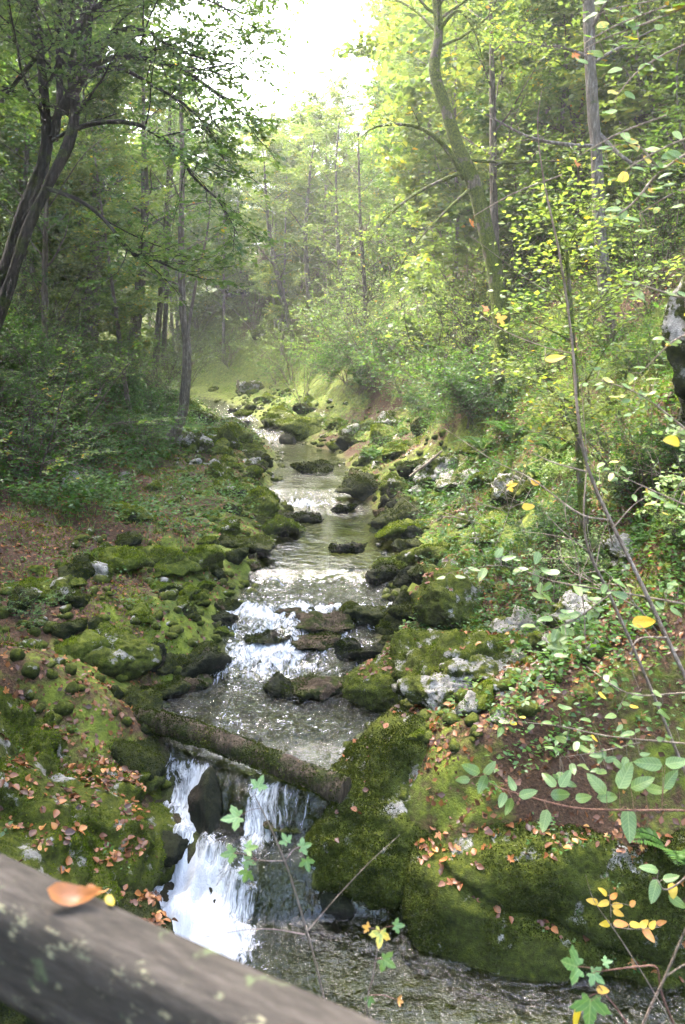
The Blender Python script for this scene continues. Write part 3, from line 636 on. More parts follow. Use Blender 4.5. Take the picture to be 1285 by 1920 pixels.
# ------------------------------------------------------------------ the footbridge we stand on: handrail, posts, deck
ang = math.radians(-29); ux = np.array([math.cos(ang), math.sin(ang), 0]); uy = np.array([-math.sin(ang), math.cos(ang), 0])
H0 = .64; k0 = H0 / .5
far = np.array([-.155 * k0, .629 * k0, CAMZ - H0])
br = thing('wooden_footbridge', 'weathered grey wooden footbridge rail with pale lichen across the near corner', 'footbridge', far, ang)
sec = np.array([(0, -.012), (-.008, -.003), (-.02, 0), (-.05, .0005), (-.074, -.001), (-.081, -.006), (-.086, -.030), (-.089, -.06), (-.089, -.115), (-.09, -.125), (-.01, -.125), (0, -.115)])
xs_ = np.linspace(-2.2, 1.6, 120)
V = np.array([[x, y, z] for x in xs_ for y, z in sec]); V[:, 1:] += .0022 * np.stack([fbm(p3(V[:, 0] * .6, V[:, 1] * 9, V[:, 2] * 9), 4, 3), fbm(p3(V[:, 0] * .6, V[:, 1] * 9 + 4, V[:, 2] * 9), 4, 3)], -1)
ns = len(sec); idx = np.arange(len(V)).reshape(-1, ns); nx = np.roll(idx, -1, 1)
q = np.stack([idx[:-1], idx[1:], nx[1:], nx[:-1]], -1).reshape(-1, 4)
link('handrail', mesh('handrail', V, q, mats=[M['rail']]), br)
def boxm(name, c, s, mat):
    o = np.array([[i, j, k] for i in (-1, 1) for j in (-1, 1) for k in (-1, 1)]) * np.array(s) / 2 + np.array(c)
    return mesh(name, o, [[0, 1, 3, 2], [4, 6, 7, 5], [0, 4, 5, 1], [2, 3, 7, 6], [0, 2, 6, 4], [1, 5, 7, 3]], mats=[M[mat]], smooth=False)
for x in (-1.6, 1.2): link('post', boxm('post', (x, -.05, -.56), (.1, .07, .868), 'rail'), br)
link('deck', boxm('deck', (-.3, -.62, -1.03), (3.8, 1.1, .07), 'rail'), br)
# ------------------------------------------------------------------ trees
def curves(P, D, L, n, wig, up, droop=0.0):
    N = len(P); L = np.broadcast_to(np.asarray(L, float), (N,)); C = np.empty((N, n, 3)); C[:, 0] = P; d = norm(np.asarray(D, float))
    for k in range(1, n):
        d = norm(d + rng.normal(size=(N, 3)) * wig + UP * (up - droop * k / n)); C[:, k] = C[:, k - 1] + d * (L / (n - 1))[:, None]
    return C
def spawn(C, k, t0, t1):
    N, n, _ = C.shape; t = t0 + (t1 - t0) * (np.arange(k) + rng.random((N, k))) / k
    f = t * (n - 1); i = np.minimum(f.astype(int), n - 2); f = (f - i)[..., None]; r = np.arange(N)[:, None]
    P = C[r, i] * (1 - f) + C[r, i + 1] * f; T = norm(C[r, i + 1] - C[r, i])
    return P.reshape(-1, 3), T.reshape(-1, 3), t.ravel(), np.repeat(np.arange(N), k)
def side(T, alt):
    S = norm(np.cross(T, UP) + 1e-4); return S * alt[:, None]
def foliage(G, W, C1, r1, spec):
    """sub-branches, twigs and leaves on the level-1 curves C1"""
    s = dict(n2=7, l2=.45, n3=6, l3=.45, nl=9, leaf=.09, lw=.6, droop=.06, t2=.2, flat=.55, r2=.35, fine=False, val=None, wood=True)
    s.update(spec)
    L1 = np.linalg.norm(np.diff(C1, axis=1), axis=2).sum(1)
    P, T, t, par = spawn(C1, s['n2'], s['t2'], 1.0); alt = np.where(np.arange(len(P)) % 2, 1.0, -1.0)
    D = T * .75 + side(T, alt) * rng.uniform(.5, 1.1, (len(P), 1)) + UP * rng.normal(size=(len(P), 1)) * .28 + .08
    C2 = curves(P, D, L1[par] * s['l2'] * (1.1 - .6 * t) * rng.uniform(.6, 1.25, len(P)), 5, .16, .03, s['droop'])
    rr = np.maximum(r1[par] * s['r2'] * (1.1 - .7 * t), .004)
    if s['wood']: W.add(*tubes(C2, rr[:, None] * np.linspace(1, .25, 5), 4))
    P, T, t, par = spawn(C2, s['n3'], .1, 1.0); alt = np.where(np.arange(len(P)) % 2, 1.0, -1.0)
    D = T * .8 + side(T, alt) * rng.uniform(.4, 1.0, (len(P), 1)) + UP * rng.normal(size=(len(P), 1)) * .25
    C3 = curves(P, D, s['l3'] * rng.uniform(.5, 1.3, len(P)), 4, .14, .02, s['droop'])
    if s['wood']: W.add(*tubes(C3, np.full((len(P), 1), max(.0025, .0022)) * np.linspace(1.3, .5, 4), 3))
    P, T, t, par = spawn(C3, s['nl'], .05, 1.0); alt = np.where(np.arange(len(P)) % 2, 1.0, -1.0)
    D = T * .55 + side(T, alt) + rng.normal(size=P.shape) * .3 - UP * .18
    Nn = norm(UP + rng.normal(size=P.shape) * s['flat'])
    v = np.clip(rng.normal(size=len(P)) * .17 + .42 + .22 * fbm(P, .8, 2), 0, 1) if s['val'] is None else s['val'](P)
    leaves(G, P, D, Nn, s['leaf'] * rng.uniform(.6, 1.25, len(P)), W=s['lw'], val=v, fine=s['fine'])
def trunk_branches(trunk, n1, t0, l1, shape=.6, up=.12, rise=.25, npt=8, rk=.34):
    """trunk (n,4) -> level-1 curves round it"""
    C = trunk[None, :, :3]; P, T, t, _ = spawn(C, n1, t0, .98); az = np.arange(n1) * 2.4 + rng.uniform(0, 6.28)
    s_ = ((t - t0) / (1 - t0))
    H = np.stack([np.cos(az), np.sin(az), 0 * az], 1); D = H + UP * (rise + .35 * s_)[:, None] + T * .3
    L = l1 * (.30 + .80 * np.sin(PI * (.12 + .80 * s_))) * rng.uniform(.6, 1.2, n1)
    r = np.interp(t, np.linspace(0, 1, len(trunk)), trunk[:, 3]) * rk
    return curves(P, D, L, npt, .13, up * .4, .08), np.maximum(r, .008)
def rtaper(r, n): return r[:, None] * np.linspace(1, .3, n)[None] ** 1.0
def make_tree(h, r, n1, t0, l1, lean=.3, curve=.5, shape=.6, rise=.25, leafmat='leaf', bark='bark_thin', spec={}, name='forest_tree', label='', cat='tree', group=None):
    k = 9; z = np.linspace(0, h, k); a = rng.uniform(0, 6.28)
    tr = np.stack([lean * np.cos(a) * (z / h) ** 1.3 * h * .12 + .12 * curve * np.cumsum(rng.normal(size=k)), lean * np.sin(a) * (z / h) ** 1.3 * h * .12 + .12 * curve * np.cumsum(rng.normal(size=k)), z - .4, r * (1 - .82 * z / h)], 1)
    tr[:, :2] -= tr[0, :2]; tr = smooth_path(tr, 26); tr[0, 3] *= 1.5; tr[1, 3] *= 1.2
    Wd = Geo(); Wd.add(*tubes(tr[None, :, :3], tr[None, :, 3], 8, bump=.10))
    C1, r1 = trunk_branches(tr, n1, t0, l1, shape, rise=rise); Br = Geo(); Br.add(*tubes(C1, rtaper(r1, C1.shape[1]), 4)); G = Geo()
    foliage(G, Br, C1, r1, spec)
    o = thing(name, label, cat, group=group)
    link('trunk', Wd.mesh('trunk', [M[bark]]), o); cr = link('crown', G.mesh('crown', [M[leafmat]], False), o); link('branches', Br.mesh('branches', [M[bark]]), cr)
    return o
def spruce(h, label, group):
    z = np.linspace(0, h, 12); tr = np.stack([0 * z, 0 * z, z - .3, .17 * (1 - .93 * z / h)], 1)
    Wd = Geo(); Wd.add(*tubes(tr[None, :, :3], tr[None, :, 3], 8, bump=.08))
    n = 110; t = np.linspace(.12, .985, n); az = np.arange(n) * 2.4; P = np.stack([0 * t, 0 * t, t * h - .3], 1)
    D = np.stack([np.cos(az), np.sin(az), .12 - .45 * (1 - t)], 1); L = (2.7 * (1 - t) ** .8 + .15) * rng.uniform(.7, 1.1, n)
    C1 = curves(P, D, L, 7, .05, .05); G = Geo(); Br = Geo(); Br.add(*tubes(C1, rtaper(np.full(n, .022), 7), 4))
    foliage(G, Br, C1, np.full(n, .02), dict(n2=9, l2=.38, n3=5, l3=.26, nl=9, leaf=.10, lw=.22, droop=.12, flat=.8))
    o = thing('spruce_tree', label, 'tree', group=group)
    link('trunk', Wd.mesh('trunk', [M['bark_thin']]), o); cr = link('crown', G.mesh('crown', [M['needle']], False), o); link('branches', Br.mesh('branches', [M['bark_thin']]), cr)
    return o
FAR = dict(n2=9, l2=.42, n3=8, l3=.65, nl=10, leaf=.16, lw=.66)
protos = []
PS = [dict(h=17, r=.15, n1=26, t0=.22, l1=3.4, leafmat='leaf'), dict(h=19, r=.17, n1=28, t0=.30, l1=3.2, leafmat='lime'), dict(h=14, r=.11, n1=24, t0=.12, l1=3.0, leafmat='leaf'),
      dict(h=16, r=.13, n1=26, t0=.2, l1=2.9, leafmat='lime'), dict(h=11, r=.08, n1=22, t0=.08, l1=2.7, leafmat='leaf'), dict(h=18, r=.16, n1=26, t0=.35, l1=3.6, leafmat='deep'), dict(h=9, r=.06, n1=22, t0=.06, l1=2.4, leafmat='lime')]
PL = ['tall green leaved tree', 'tall yellowing tree', 'green leaved tree branched low', 'slender yellowing tree', 'small green leaved tree', 'tall dark leaved tree', 'small yellow green tree']
for s in PS: protos.append(make_tree(bark='bark_thin' if s['leafmat'] != 'lime' else 'bark_grey', spec=FAR, **s))
PH = [s['h'] for s in PS]
spr = spruce(17, 'x', None)
used = set()
def plant(k, x, y, h, where, grp, rz=None, base=None):
    src = spr if k == 's' else protos[k]; H = 17 if k == 's' else PH[k]; s = h / H
    z = gz(x, y) - .15; lab = ('dark spruce' if k == 's' else PL[k]) + ' ' + where
    rz = rng.uniform(0, 6.28) if rz is None else rz; tilt = (rng.normal() * .035, rng.normal() * .035); wd = s ** .8 * rng.uniform(.9, 1.15)
    if k not in used:
        used.add(k); o = src; o.location = (x, y, z); o.rotation_euler = (tilt[0], tilt[1], rz); o.scale = (wd, wd, s); o['label'] = lab; o['group'] = grp + (' (spruce)' if k == 's' else '')
    else: o = dup(src, (x, y, z), rz, lab, grp, (wd, wd, s), tilt)
    o['category'] = 'tree'; o['group'] = (PL[k] if k != 's' else 'dark spruce') + 's ' + where
    return o
def sky_limit(u):                    # highest row a crown may reach, from the gap of white sky
    return np.interp(u, [300, 390, 470, 520, 560, 600, 650, 690, 740], [-400, 150, 225, 190, 150, 150, 70, -40, -400])
def forest(n, xr_, yr_, ks, hs, where, dmin, sep=2.0, seed=1):
    r_ = np.random.default_rng(seed); pts = []; tries = 0
    while len(pts) < n and tries < n * 60:
        tries += 1; y = r_.uniform(*yr_); x = r_.uniform(*xr_) * (y / yr_[1]) ** .55 if xr_[0] * xr_[1] > 0 else r_.uniform(*xr_)
        l, r = edges(np.array([y])); l, r = float(l[0]), float(r[0])
        if y < 60 and (x > l - dmin and x < r + dmin): continue
        if any((x - a) ** 2 + (y - b) ** 2 < sep ** 2 for a, b in pts): continue
        z = gz(x, y); u = ucol(x, y, z)
        if u < -260 or u > 1560: continue
        if x > 0 and y < 19 and 760 < u < 1200: continue
        h = r_.uniform(*hs)
        w = 2.2 / y * F0
        lim = max(sky_limit(uu) for uu in np.linspace(u - w, u + w, 7))
        while h > 4 and vrow(y, z + h) < lim: h *= .93
        if h < 5: continue
        pts.append((x, y)); plant(ks[r_.integers(len(ks))], x, y, h, where, where)
    return pts
forest(28, (-30, -5.5), (20, 62), [0, 1, 2, 3, 4, 1, 4, 's', 3, 6, 3, 6], (11, 21), 'on the left hillside behind the leaning tree', 3.6, 2.0, 11)
forest(80, (4.0, 36), (13, 62), [1, 1, 2, 3, 4, 0, 3, 6, 6, 4], (7, 18), 'on the steep right hillside', 3.4, 1.9, 12)
forest(36, (-14, 10), (40, 68), [1, 3, 1, 6, 3, 1, 2, 3], (12, 22), 'on the valley floor where the stream bends', 3.0, 2.4, 13)
forest(76, (-50, 46), (66, 125), [1, 3, 0, 3, 2, 6, 1, 's'], (11, 18), 'on the hill closing the valley', 0, 3.6, 14)
# trees added on the near left slope, mostly left of the frame, to keep the near banks and the bridge in shade
for (x, y, h, k) in ((-5.6, 4.2, 13, 0), (-7.6, 7.4, 15, 1), (-8.6, 10.6, 15, 2), (-10.5, 9.2, 17, 0), (-6.4, .8, 14, 2), (-10.2, 4.6, 17, 1), (-12.8, 13, 17, 0), (-10.8, 14.6, 15, 2), (-4.8, -2.2, 13, 0), (-8.8, -1.2, 16, 1), (-13.5, 7.5, 16, 2), (-12, 1, 16, 0), (-8.4, 2.2, 12, 4), (-6.6, 9.2, 9, 4), (-7.2, 6.0, 11, 4)):
    plant(k, x, y, h, 'added on the near left slope to shade the bridge', 'near')
def drop(o):
    for c in list(o.children): drop(c)
    bpy.data.objects.remove(o)
for k, o in list(enumerate(protos)) + [('s', spr)]:
    if k not in used: drop(o)
# trees the photograph shows one by one: control points are (photo column, photo row, distance, radius)
def path(pts, n=30): return smooth_path([[*at(u, v, Y), r] for u, v, Y, r in pts], n)
def hero(name, label, stems, branches, gen, leafmat, bark, spec, bspec=None, cat='tree', partname='trunk', sides=12, slim=1.0, limb=None):
    stems = [[(u, v, Y, r * slim) for u, v, Y, r in s_] for s_ in stems]; branches = [[(u, v, Y, r * (limb or slim)) for u, v, Y, r in s_] for s_ in branches]
    Ps = [path(s, 44) for s in stems]; b0 = Ps[0][0, :3].copy(); o = thing(name, label, cat, b0)
    for P in Ps:
        q_ = P.copy(); q_[:, :3] -= b0
        link(partname, mesh(partname, *tubes(q_[None, :, :3], q_[None, :, 3], sides, bump=.13), mats=[M[bark]]), o)
    G = Geo(); Wd = Geo()
    if branches:
        B = np.stack([path(s, 14) for s in branches]); B[:, :, :3] -= b0
        for b in B: link('branch', mesh('branch', *tubes(b[None, :, :3], b[None, :, 3], 7, bump=.1), mats=[M[bark]]), o)
        foliage(G, Wd, B[:, :, :3], B[:, 0, 3], dict(spec, **(bspec or {})))
    for i, (si, n1, t0, l1) in enumerate(gen):
        P = Ps[si].copy(); P[:, :3] -= b0
        C1, r1 = trunk_branches(P, n1, t0, l1, .45); Wd.add(*tubes(C1, rtaper(r1, C1.shape[1]), 5)); foliage(G, Wd, C1, r1, spec)
    cr = link('crown', G.mesh('crown', [M[leafmat]], False), o); link('twigs', Wd.mesh('twigs', [M[bark]]), cr)
    return o
NEAR = dict(n2=8, l2=.5, n3=6, l3=.5, nl=9, leaf=.085, lw=.6, flat=.45)
d = 15
hero('leaning_tree', 'dark leaning tree with several mossy stems at the left edge', [
  [(-85, 760, d, .30), (-30, 610, d, .24), (12, 500, d, .19), (50, 385, d, .17), (86, 290, d, .15), (84, 200, d, .12), (74, 90, d, .10), (62, -20, d, .085), (50, -170, d, .07), (45, -330, d, .03)],
  [(-40, 690, d - .5, .19), (10, 560, d - .6, .14), (48, 440, d - .6, .125), (92, 345, d - .5, .115), (128, 270, d - .4, .125), (142, 205, d - .3, .11), (134, 130, d, .085), (150, 60, d, .085), (172, -30, d, .07), (190, -170, d, .04)],
  [(100, 260, d, .13), (112, 190, d + .2, .085), (110, 100, d + .3, .075), (114, 0, d + .4, .065), (118, -140, d + .4, .04)],
  [(120, 200, d, .13), (150, 150, d - .4, .11), (162, 90, d - .2, .085), (170, 10, d, .07), (176, -120, d, .04)]],
 [[(140, 168, d, .095), (180, 118, d - .5, .075), (250, 107, d - 1.0, .06), (320, 122, d - 1.4, .05), (372, 150, d - 1.8, .04), (430, 192, d - 2, .028), (478, 232, d - 2.2, .012)],
  [(160, 130, d, .08), (215, 62, d - .4, .06), (272, 55, d - .8, .045), (310, 82, d - 1, .035), (380, 110, d - 1.2, .022), (440, 120, d - 1.3, .01)],
  [(172, 128, d, .06), (230, 130, d - .6, .045), (290, 162, d - 1, .035), (340, 192, d - 1.2, .028), (390, 240, d - 1.3, .018), (420, 300, d - 1.4, .009)],
  [(140, 242, d - .3, .06), (190, 229, d - 1.0, .05), (250, 231, d - 1.6, .045), (300, 256, d - 2, .04), (336, 286, d - 2.2, .034), (362, 332, d - 2.3, .028), (412, 378, d - 2.5, .018), (446, 440, d - 2.6, .008)],
  [(80, 350, d - .5, .06), (150, 376, d - 1, .045), (202, 418, d - 1.5, .04), (246, 476, d - 1.8, .036), (272, 478, d - 2, .03), (322, 502, d - 2.2, .022), (384, 524, d - 2.4, .009)],
  [(66, 110, d, .06), (34, 150, d - .5, .05), (8, 185, d - .8, .045), (-30, 250, d - 1, .03), (-60, 330, d - 1, .015)],
  [(130, 60, d, .06), (200, 0, d - .4, .05), (280, -20, d - .8, .04), (360, -10, d - 1.2, .028), (430, 20, d - 1.4, .018), (490, 60, d - 1.5, .008)],
  [(120, -40, d, .06), (220, -90, d - .4, .05), (330, -90, d - .6, .04), (430, -60, d - .8, .02), (500, -20, d - 1, .008)]],
 [(0, 22, .45, 3.2), (1, 20, .5, 3.0), (2, 12, .4, 2.6), (3, 12, .45, 2.6)], 'leaf', 'bark_dark', dict(NEAR, n2=8, nl=12, leaf=.095), dict(n2=16, l2=.40, t2=.3, n3=7), partname='stem', slim=.74)
hero('curved_tree', 'thin grey tree with curved foot standing on the left bank', [
  [(300, 856, 20.4, .20), (318, 826, 20.3, .17), (336, 796, 20.2, .145), (347, 740, 20.1, .125), (351, 660, 20, .11), (343, 580, 20, .085), (340, 450, 20, .075), (342, 300, 20, .06), (339, 180, 20, .045), (338, 80, 20, .02)],
  [(348, 660, 20, .06), (356, 600, 20, .045), (368, 530, 20.1, .035), (388, 440, 20.2, .025), (396, 360, 20.2, .012)]],
 [], [(0, 9, .55, 1.9), (1, 5, .5, 1.2)], 'leaf', 'bark_grey', dict(NEAR, n2=4, n3=4, nl=6))
hero('mossy_trunk_tree', 'mossy crooked trunk broken at its foot on the right bank', [
  [(932, 735, 17, .24), (942, 640, 17, .25), (938, 570, 17, .27), (922, 480, 17, .255), (892, 355, 17, .22), (858, 270, 17, .19), (834, 195, 17, .165), (815, 130, 17, .175), (823, 60, 17, .15), (819, 0, 17, .14), (812, -130, 17, .11), (806, -300, 17, .07), (800, -480, 17, .03)]],
 [[(872, 335, 17, .11), (836, 276, 16.8, .085), (790, 241, 16.5, .06), (742, 233, 16.2, .045), (700, 240, 16, .03), (672, 262, 16, .015)],
  [(868, 322, 17, .08), (800, 352, 16.5, .05), (742, 392, 16, .035), (692, 450, 15.8, .012)],
  [(884, 352, 17, .06), (830, 402, 16.4, .04), (776, 462, 16, .02), (740, 520, 16, .01)],
  [(880, 300, 17, .06), (960, 304, 16.8, .05), (1040, 302, 16.6, .03), (1090, 310, 16.4, .012)],
  [(820, 60, 17, .07), (860, 20, 16.8, .05), (890, 60, 16.6, .03), (905, 110, 16.5, .012)]],
 [(0, 16, .62, 3.0)], 'lime', 'bark_moss', dict(NEAR, n2=6, nl=7), dict(n2=7, l2=.35, t2=.4, n3=4, nl=6), slim=.66, limb=.62)
hero('straight_tree', 'straight grey trunk rising among the right hillside leaves', [
  [(1150, 640, 14.2, .16), (1136, 560, 14, .135), (1125, 420, 14, .125), (1118, 280, 14, .12), (1108, 140, 14, .115), (1104, 0, 14, .11), (1099, -150, 14, .09), (1095, -350, 14, .05), (1094, -500, 14, .02)]],
 [[(1120, 275, 14, .05), (1062, 271, 13.7, .038), (990, 256, 13.5, .028), (912, 214, 13.4, .01)],
  [(1122, 250, 14, .05), (1170, 296, 13.6, .04), (1210, 312, 13.5, .025), (1260, 300, 13.4, .012)]],
 [(0, 18, .5, 3.2)], 'lime', 'bark_grey', dict(NEAR, n2=6, nl=7), dict(n2=6, l2=.35, n3=4, nl=6), slim=.8)
MORE = [
 ('leaning thin trunk on the valley floor left of the stream bend', [(560, 690, 44, .16), (545, 620, 44, .15), (524, 530, 44, .13), (509, 460, 44, .11), (500, 380, 44, .08), (496, 300, 44, .03)], 'lime'),
 ('mossy leaning trunk right of the stream bend', [(606, 680, 42, .20), (592, 620, 42, .17), (580, 550, 42, .14), (573, 450, 42, .11), (580, 340, 42, .07), (590, 260, 42, .03)], 'lime'),
 ('dark forked trunk at the foot of the right slope', [(660, 720, 38, .20), (657, 640, 38, .17), (648, 570, 38, .13), (636, 480, 38, .09), (630, 330, 38, .06), (636, 230, 38, .03)], 'lime'),
 ('thin trunk behind the forked trunk on the right slope', [(690, 730, 34, .12), (688, 640, 34, .10), (684, 540, 34, .09), (676, 420, 34, .07), (672, 250, 34, .03)], 'leaf'),
 ('ivy clad trunk on the left bank behind the curved tree', [(248, 680, 27, .22), (256, 600, 27, .2), (266, 500, 27, .17), (272, 400, 27, .13), (270, 250, 27, .08), (268, 100, 27, .03)], 'leaf'),
 ('dark thin trunk left of the curved tree', [(292, 690, 30, .14), (298, 600, 30, .12), (306, 500, 30, .11), (314, 380, 30, .09), (318, 250, 30, .06), (320, 120, 30, .03)], 'leaf'),
 ('pale thin trunk just left of the curved tree top', [(306, 690, 34, .11), (312, 560, 34, .10), (318, 400, 34, .08), (326, 250, 34, .05), (330, 160, 34, .02)], 'leaf'),
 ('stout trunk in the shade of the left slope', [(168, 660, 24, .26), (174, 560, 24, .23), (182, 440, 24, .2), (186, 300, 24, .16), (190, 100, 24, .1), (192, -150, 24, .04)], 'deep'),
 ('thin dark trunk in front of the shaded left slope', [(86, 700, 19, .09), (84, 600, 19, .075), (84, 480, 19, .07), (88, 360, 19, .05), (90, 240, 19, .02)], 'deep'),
 ('thin tree high on the right slope above the crag', [(1235, 560, 18, .12), (1222, 420, 18, .11), (1208, 250, 18, .10), (1198, 80, 18, .085), (1190, -120, 18, .06), (1188, -300, 18, .02)], 'lime'),
 ('second thin tree above the crag at the right', [(1172, 560, 21, .11), (1165, 400, 21, .10), (1156, 200, 21, .08), (1146, 0, 21, .06), (1140, -200, 21, .02)], 'lime'),
 ('dark trunk beside the broken foot of the mossy trunk', [(936, 720, 19, .11), (934, 560, 19, .10), (926, 380, 19, .09), (924, 200, 19, .07), (920, 0, 19, .04), (916, -150, 19, .02)], 'lime'),
 ('mossy dark stem at the right bank above the leafy herbs', [(1100, 1045, 9, .10), (1094, 960, 9, .055), (1085, 840, 9.1, .04), (1080, 720, 9.2, .034), (1068, 560, 9.3, .03), (1060, 430, 9.4, .012)], 'lime'),
]
for lab, st, lm in MORE:
    hero('slender_tree', lab, [st], [], [(0, 13, .38, 2.2 if st[0][2] > 12 else 1.0)], lm, 'bark_thin' if st[0][2] > 12 else 'bark_moss', dict(NEAR, n2=6, n3=5, nl=7, leaf=.10 if st[0][2] > 25 else .08), sides=9)
# ------------------------------------------------------------------ shrubs on the slopes
def shrub_proto(h, stems, leafmat, leaf, nl=7, fine=False, spread=.55, lw=.6, name='shrub', n2=6):
    az = np.arange(stems) * 2.4 + rng.uniform(0, 6, stems); D = np.stack([np.cos(az) * spread, np.sin(az) * spread, np.ones(stems)], 1)
    C1 = curves(np.zeros((stems, 3)) - [0, 0, .1] + rng.normal(size=(stems, 3)) * [.06, .06, 0], D, h * rng.uniform(.7, 1.2, stems), 9, .14, .0, .05); r1 = np.full(stems, .006 * h + .004)
    Wd = Geo(); Wd.add(*tubes(C1, rtaper(r1, 9), 4)); G = Geo(); Tw = Geo()
    foliage(G, Tw, C1, r1, dict(n2=n2, l2=.5, t2=.22, n3=4, l3=.28 * max(1, h / 2), nl=nl, leaf=leaf, lw=lw, flat=.45, droop=.08, fine=fine))
    o = thing(name, 'x', 'shrub')
    st = link('stems', Wd.mesh('stems', [M['bark_thin']]), o); link('twigs', Tw.mesh('twigs', [M['bark_thin']]), st); link('foliage', G.mesh('foliage', [M[leafmat]], False), o)
    return o
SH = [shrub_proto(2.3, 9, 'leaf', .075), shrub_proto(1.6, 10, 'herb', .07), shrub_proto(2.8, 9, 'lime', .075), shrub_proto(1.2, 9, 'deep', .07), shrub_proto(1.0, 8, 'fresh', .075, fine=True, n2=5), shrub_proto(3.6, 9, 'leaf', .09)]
SL = ['green leafy shrub', 'low bushy green shrub', 'yellow green shrub', 'low dark green shrub', 'young hazel shrub with broad light leaves', 'tall green shrub']
SNAME = ['shrub', 'shrub', 'shrub', 'shrub', 'hazel_shrub', 'shrub']
SEEN = set()
def put_shrub(k, x, y, s, where, lab=None):
    z = gz(x, y) - .04; l = lab or SL[k] + ' ' + where; g_ = SL[k] + 's ' + where
    if k not in SEEN:
        SEEN.add(k); o = SH[k]; o.location = (x, y, z); o.rotation_euler[2] = rng.uniform(0, 6.28); o.scale = (s, s, s); o['label'] = l
    else: o = dup(SH[k], (x, y, z), rng.uniform(0, 6.28), l, None, (s * rng.uniform(.85, 1.2), s * rng.uniform(.85, 1.2), s * rng.uniform(.85, 1.15)), (rng.normal() * .08, rng.normal() * .08))
    if lab is None: o['group'] = g_
    elif 'group' in o: del o['group']
    o.name = SNAME[k]; return o
def scatter_shrubs(n, y0, y1, sd, d0, d1, ks, s0, s1, where):
    for _ in range(n):
        y = math.exp(rng.uniform(math.log(y0), math.log(y1))); l, r = edges(np.array([y])); d = rng.uniform(d0, d1)
        x = float(l[0]) - d if sd < 0 else float(r[0]) + d
        u = ucol(x, y, gz(x, y))
        if u < -120 or u > 1420: continue
        s_ = rng.uniform(s0, s1)
        if sd > 0 and 10 < y < 19 and 780 < u < 1200: s_ *= .55
        put_shrub(ks[rng.integers(len(ks))], x, y, s_, where)
scatter_shrubs(48, 13, 26, -1, 4.3, 9, [0, 1, 2, 3, 1, 3, 1], .5, 1.0, 'on the left slope')
scatter_shrubs(20, 20, 40, -1, 2.6, 8, [0, 1, 2, 2, 3], .6, 1.1, 'along the left bank upstream')
scatter_shrubs(50, 11, 26, 1, 2.0, 8, [0, 1, 0, 2, 3, 5], .5, 1.1, 'on the right slope')
scatter_shrubs(50, 20, 56, 1, 1.9, 11, [0, 1, 2, 1, 5, 3], .7, 1.2, 'along the right slope upstream')
scatter_shrubs(46, 7.4, 13, 1, 1.9, 5.5, [4, 1, 4, 3, 2, 4], .4, .8, 'on the near right bank')
for _ in range(36):
    y = rng.uniform(40, 66); x = rng.uniform(-17, 14); l, r = edges(np.array([y]))
    if l[0] - 1.0 < x < r[0] + 1.0: continue
    put_shrub([2, 2, 0, 5][rng.integers(4)], x, y, rng.uniform(.7, 1.3), 'on the sunlit valley floor')
for n, xa, xb, ya, yb, ks, where in ((26, .8, 13, 30, 60, [2, 5, 0, 2, 1], 'along the right slope upstream'), (10, -20, -7, 52, 66, [2, 2, 0], 'on the sunlit valley floor'), (18, -11, -4.6, 14, 25, [1, 3, 0, 1], 'on the left slope')):
    for _ in range(n):
        x, y = rng.uniform(xa, xb), rng.uniform(ya, yb); l, r = edges(np.array([y]))
        if l[0] - 1.6 < x < r[0] + 2.0: continue
        put_shrub(ks[rng.integers(len(ks))], x, y, rng.uniform(.6, 1.1) if y < 28 else rng.uniform(.8, 1.4), where)
for (u, v, k, s) in [(640, 690, 0, 1.2), (672, 702, 1, 1.4), (704, 722, 1, 1.2), (622, 712, 3, 1.3), (735, 702, 0, 1.1), (690, 672, 0, 1.3), (652, 718, 1, 1.2), (680, 735, 3, 1.3), (755, 742, 1, 1.2), (610, 695, 0, 1.2), (590, 705, 1, 1.3), (660, 680, 2, 1.2), (715, 690, 3, 1.4)]:
    P = hit(u, v); put_shrub(k, P[0], P[1], s, 'along the right slope upstream')
for (u, v, k, s) in [(830, 762, 1, 1.0), (802, 792, 3, 1.0), (862, 742, 0, .8), (884, 792, 3, 1.0), (850, 800, 1, .7), (820, 735, 0, .8), (905, 770, 1, .9), (875, 765, 3, 1.1)]:
    P = hit(u, v); put_shrub(k, P[0], P[1], s, 'on the right slope')
for (u, v, k, s, lab) in [(170, 880, 3, .85, 'spreading blue green shrub at the foot of the left slope'), (90, 800, 1, .95, 'bushy shrub in the shade below the left slope'), (300, 740, 2, 1.0, 'bright shrub on the left bank before the curved tree'),
        (830, 720, 2, 1.0, 'yellow green bush hanging over the right rocks'), (770, 690, 5, .8, 'tall bush above the white rock face'), (930, 790, 3, .9, 'dark bush under the mossy crooked trunk'), (60, 1160, 1, .28, 'small herb bush on the leafy left bank')]:
    P = hit(u, v); put_shrub(k, P[0], P[1], s, '', lab)
for k, o in enumerate(SH):
    if k not in SEEN: drop(o)
# ------------------------------------------------------------------ ferns
def fern_proto():
    n = 11; az = np.arange(n) * 2.4; D = np.stack([np.cos(az), np.sin(az), .9 + 0 * az], 1); C = curves(np.zeros((n, 3)), D, rng.uniform(.4, .62, n), 12, .04, 0, .22)
    Wd = Geo(); Wd.add(*tubes(C, rtaper(np.full(n, .004), 12), 4)); G = Geo(); P, T, t, par = spawn(C, 44, .12, 1.0)
    alt = np.where(np.arange(len(P)) % 2, 1.0, -1.0); Dn = side(T, alt) + T * .35
    leaves(G, P, Dn, UP + rng.normal(size=P.shape) * .12, .13 * np.sin(PI * np.clip(t * .86 + .12, 0, 1)) + .012, W=.24, fold=.1, val=np.clip(.4 + rng.normal(size=len(P)) * .12, 0, 1))
    o = thing('fern', 'x', 'fern'); link('frond_stalks', Wd.mesh('frond_stalks', [M['herb']]), o); link('fronds', G.mesh('fronds', [M['herb']], False), o); return o
fp = fern_proto(); first = True
